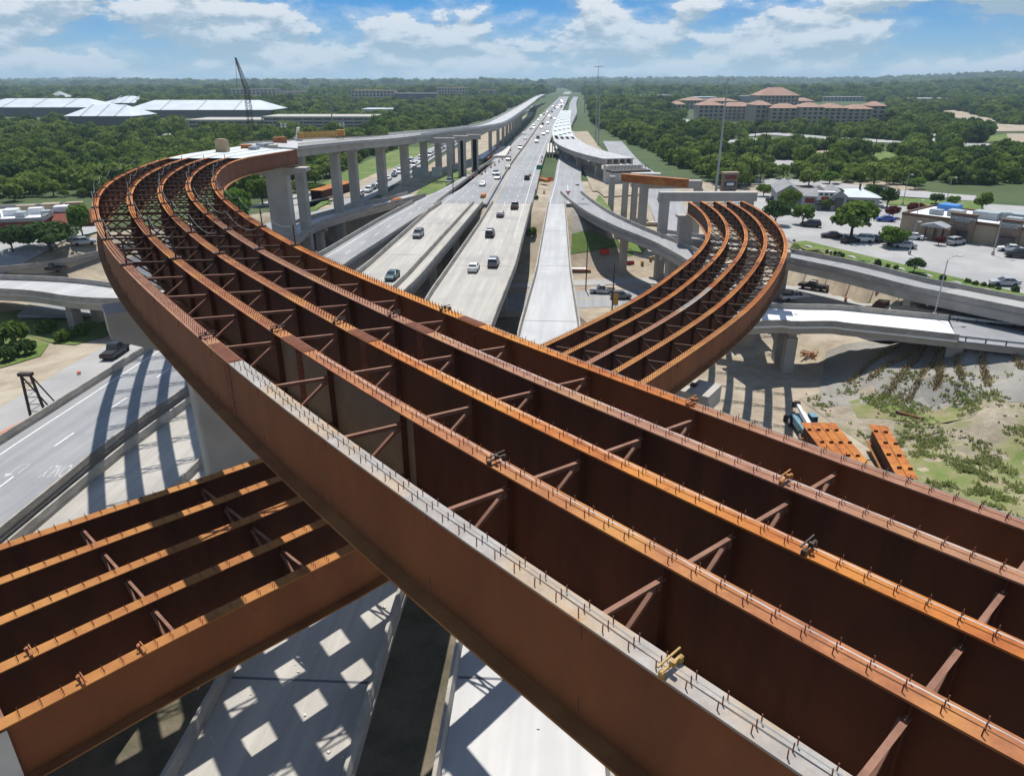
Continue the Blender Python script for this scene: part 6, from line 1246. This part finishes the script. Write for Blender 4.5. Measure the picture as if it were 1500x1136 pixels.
# ------------------------------------------------------------------ stones and weeds
def scatter(name, label_kind, poly, n, szr, m_, leafy=False):
    P_ = G(poly, 2.5); bx = [p.x for p in P_]; by = [p.y for p in P_]; mb = MB(); k = 0
    X = rng.uniform(min(bx), max(bx), n*3); Y = rng.uniform(min(by), max(by), n*3); ok = inpoly(X, Y, [(p.x, p.y) for p in P_]); X, Y = X[ok][:n], Y[ok][:n]
    keep = rng.uniform(0, 1, X.size) < np.clip((vnoise(X, Y, 5, 9)*.5+vnoise(X, Y, 1.7, 3)*.5-.36)*2.6, 0, 1)**1.6; X, Y = X[keep], Y[keep]; Zs = HG(X, Y)+.18
    for x, y, z in zip(X, Y, Zs):
        s_ = rv.uniform(*szr)
        if leafy:
            for j in range(9):
                a_ = rv.uniform(0, 6.28); c = Vector((x+rv.gauss(0, s_*.6), y+rv.gauss(0, s_*.6), z)); h_ = s_*rv.uniform(.5, 1.2); d_ = Vector((math.cos(a_), math.sin(a_), 0))
                mb.add([c-d_*.12, c+d_*.12, c+d_*.3*s_+Vector((d_.y*.2, -d_.x*.2, h_))], [(0, 1, 2)])
        else: mb.box((x, y, z), (s_, s_*rv.uniform(.6, 1.2), s_*rv.uniform(.4, .8)), rv.uniform(0, 3), top=rv.uniform(.4, .8), mtx=Matrix.Rotation(rv.uniform(-.5, .5), 3, 'X'))
    tag(mb.build(name, m_), kind='stuff')
RUB = [(1175, 560), (1240, 545), (1330, 562), (1500, 590), (1530, 780), (1380, 720), (1290, 640), (1230, 600)]
scatter('rubble', 'rubble', RUB, 1800, (.12, .45), 'rubble'); scatter('weeds', 'weeds', RUB, 2200, (.15, .42), 'weedleaf', True); scatter('weeds', 'weeds', [(1300, 640), (1345, 625), (1420, 660), (1520, 640), (1540, 800), (1440, 770), (1350, 705)], 3600, (.15, .42), 'weedleaf', True)
scatter('weeds', 'weeds', [(1235, 548), (1262, 562), (1320, 578), (1395, 590), (1450, 600), (1420, 622), (1340, 605), (1260, 590)], 500, (.15, .4), 'weedleaf', True)
M['drygrass'] = mat('dry_grass', (.33, .25, .12), (.25, .19, .09), 2, .95)
mb = MB()      # dry grass in the joints of the paved slope
for (u0, v0), (u1, v1) in SLOPE_JOINTS:
    a_, b_ = g(u0, v0, 5), g(u1, v1, 5)
    for k in range(520):
        f = rv.random(); x, y = a_.x+(b_.x-a_.x)*f+rv.gauss(0, .3), a_.y+(b_.y-a_.y)*f+rv.gauss(0, .3); z = HG(x, y)[0]+.15; an_ = rv.uniform(0, 6.28); d_ = Vector((math.cos(an_), math.sin(an_), 0)); h_ = rv.uniform(.25, .7); c = Vector((x, y, z))
        mb.add([c-d_*.1, c+d_*.1, c+Vector((d_.y*.25, -d_.x*.25, h_))], [(0, 1, 2)])
tag(mb.build('dry_grass', 'drygrass'), kind='stuff')
mb = MB()      # crumbs of concrete and scraps lying on the two bridge decks below
for p_, n_ in ((b3, 60), (b4, 45)):
    for k in range(n_):
        q = p_.ats(p_.s[0]+rv.uniform(4, 60), 0, .03, rv.uniform(-.85, .85)); s_ = rv.uniform(.05, .16); mb.box(q, (s_, s_*rv.uniform(.5, 1.5), s_*.5), rv.uniform(0, 3))
tag(mb.build('debris', 'concnew'), kind='stuff')
# ------------------------------------------------------------------ small things on the steel
def clamp(p, s, gi, m_, label):
    q = p.ats(s, (gi-2)*SP, .03); an_ = p.ang(s); t = thing('beam_clamp', label, 'clamp', tuple(q)); u = Vector((math.sin(an_), -math.cos(an_), 0)); f = Vector((math.cos(an_), math.sin(an_), 0))
    mb = MB(); mb.bar(q-u*.31+Vector((0, 0, .11)), q+u*.31+Vector((0, 0, .11)), .05, .05); mb.bar(q-u*.3+f*.08+Vector((0, 0, .18)), q+u*.36+f*.08+Vector((0, 0, .2)), .035, .035); mb.build('clamp_bar', m_, t)
    for sd in (-1, 1): mb = MB(); mb.box(q+u*sd*.27+Vector((0, 0, .05)), (.09, .1, .14), an_); mb.build('clamp_jaw', m_, t)
    mb = MB(); mb.box(q-u*.05-f*.06+Vector((0, 0, .2)), (.11, .08, .11), an_); mb.build('clamp_block', m_, t)
for s, gi, m_, lb in [(4.6, 0, 'clampyellow', 'yellow beam clamp on the grey flange at lower right'), (4.9, 2, 'dark', 'dark beam clamp on the orange middle flange'), (7.0, 3, 'rustred', 'rusty beam clamp on the pale brown flange'), (12.6, 1, 'dark', 'dark beam clamp on the red brown flange beside a brace'), (12.2, 4, 'rustred', 'rusty beam clamp with rope on the farthest flange'), (27.8, 0, 'dark', 'dark beam clamp beside the splice of the nearest girder'), (27.7, 1, 'dark', 'dark beam clamp beside the splice of the second girder'), (27.8, 2, 'dark', 'dark beam clamp beside the splice of the third girder'), (27.9, 3, 'dark', 'dark beam clamp beside the splice of the fourth girder'), (27.9, 4, 'dark', 'dark beam clamp beside the splice of the fifth girder')]: clamp(pA, s, gi, m_, lb)
for s, gi, lb in [(2.4, 4, 'small rusty clamp near the left end of the lowest flange'), (4.4, 4, 'second small rusty clamp on the lowest flange'), (1.6, 3, 'rusty clamp on the flange above the lowest one')]: clamp(pB, s, gi, 'rustred', lb)
for gi, nm in enumerate(['grey', 'red brown', 'orange middle', 'pale brown', 'farthest']):
    mb = MB(); o = (gi-2)*SP
    for j, a0 in enumerate((-18, -2)):
        mb.tube([pA.ats(s, o+.025*math.sin(s*.9+gi+j)+.05, .1+.012*math.sin(s*10.1+j)) for s in np.arange(a0, 24, .31)], .009, 4)
    tag(mb.build('lifeline_rope', 'rope' if gi in (1, 2, 3) else 'galv'), 'thin lifeline rope running among the studs of the %s flange' % nm, 'rope')
for gi in range(5):
    pts = []
    for k, s in enumerate(np.arange(44+gi*1.3, 126, 9.2)):
        q = pA.ats(s, (gi-2)*SP, 0); an_ = pA.ang(s); t = thing('lifeline_post', 'steel lifeline post clamped to a flange round the curve', 'lifeline post', tuple(q), 0, 'lifeline posts round the curve')
        mb = MB(); mb.tube([q, q+Vector((0, 0, 1.5))], .05, 6); mb.build('post_shaft', 'dark', t); mb = MB(); mb.box(q+Vector((0, 0, .06)), (.3, .62, .12), an_); mb.build('post_clamp', 'dark', t); pts.append(q+Vector((0, 0, 1.42)))
    mb = MB()
    for a_, b_ in zip(pts, pts[1:]): mb.tube([a_.lerp(b_, k/8)-Vector((0, 0, .55*4*(k/8)*(1-k/8))) for k in range(9)], .011, 4)
    tag(mb.build('lifeline_rope', 'galv'), 'slack white rope slung between lifeline posts on the %s girder of the curve' % ['outermost', 'second', 'third', 'fourth', 'innermost'][gi], 'rope')
# grey steel sheet hung on the lower flyover at the picture's edge
q = pB.ats(-.35, 2*SP, -.9); an_ = pB.ang(0); u = Vector((math.sin(an_), -math.cos(an_), 0)); mb = MB(); c = q+u*.16; mb.box((c.x, c.y, c.z-.4), (1.1, .03, 2.2), an_); tag(mb.build('steel_sheet', 'concnew'), 'pale sheet fixed to the web of the lowest girder at left edge', 'sheet')
# ONLY and an arrow on the left road
def road_z(x, y): return float(b1.P[int(np.argmin((b1.P[:, 0]-x)**2+(b1.P[:, 1]-y)**2)), 2])+.015
o = text('ONLY', 3.3, 'wornpaint', None, (-43.2, 59.1, road_z(-43.2, 59.1)), Euler((0, 0, math.pi+.06)), 'road_lettering', .002, .26); tag(o, kind='structure')
mb = MB(); zz_ = road_z(-46.9, 59.3)
for x0, y0, x1, y1, w_ in ((-47.35, 58.3, -47.25, 60.2, .1), (-46.55, 58.4, -46.5, 60.1, .1), (-47.35, 60.2, -46.45, 60.2, .13)): mb.bar((x0, y0, zz_), (x1, y1, zz_), w_, .004)
mb.add([(-47.75, 58.5, zz_+.004), (-46.95, 58.5, zz_+.004), (-47.35, 57.7, zz_+.004)], [(0, 2, 1)]); tag(mb.build('road_arrow', 'wornpaint'), kind='structure')
# ------------------------------------------------------------------ haze
me = bpy.data.meshes.new('haze'); zlo = float(ZZ.min())-1.0; zhi = float(max(ZZ.max()+45, 150)); x0, x1, y0, y1 = xs[0]-5, xs[-1]+5, ys[0]-5, ys[-1]+5
me.from_pydata([(x, y, z) for z in (zlo, zhi) for x, y in ((x0, y0), (x1, y0), (x1, y1), (x0, y1))], [], [(3, 2, 1, 0), (4, 5, 6, 7), (0, 1, 5, 4), (1, 2, 6, 5), (2, 3, 7, 6), (3, 0, 4, 7)])
hm = bpy.data.materials.new('haze'); hm.use_nodes = True; k = NT(hm.node_tree); pv = k.n('ShaderNodeVolumePrincipled'); pv.inputs['Color'].default_value = (.62, .82, 1, 1); pv.inputs['Density'].default_value = .00011; pv.inputs['Anisotropy'].default_value = .3
oo = k.n('ShaderNodeOutputMaterial'); k.l(pv.outputs[0], oo.inputs['Volume']); me.materials.append(hm); o = bpy.data.objects.new('haze', me); C.objects.link(o); tag(o, kind='stuff')
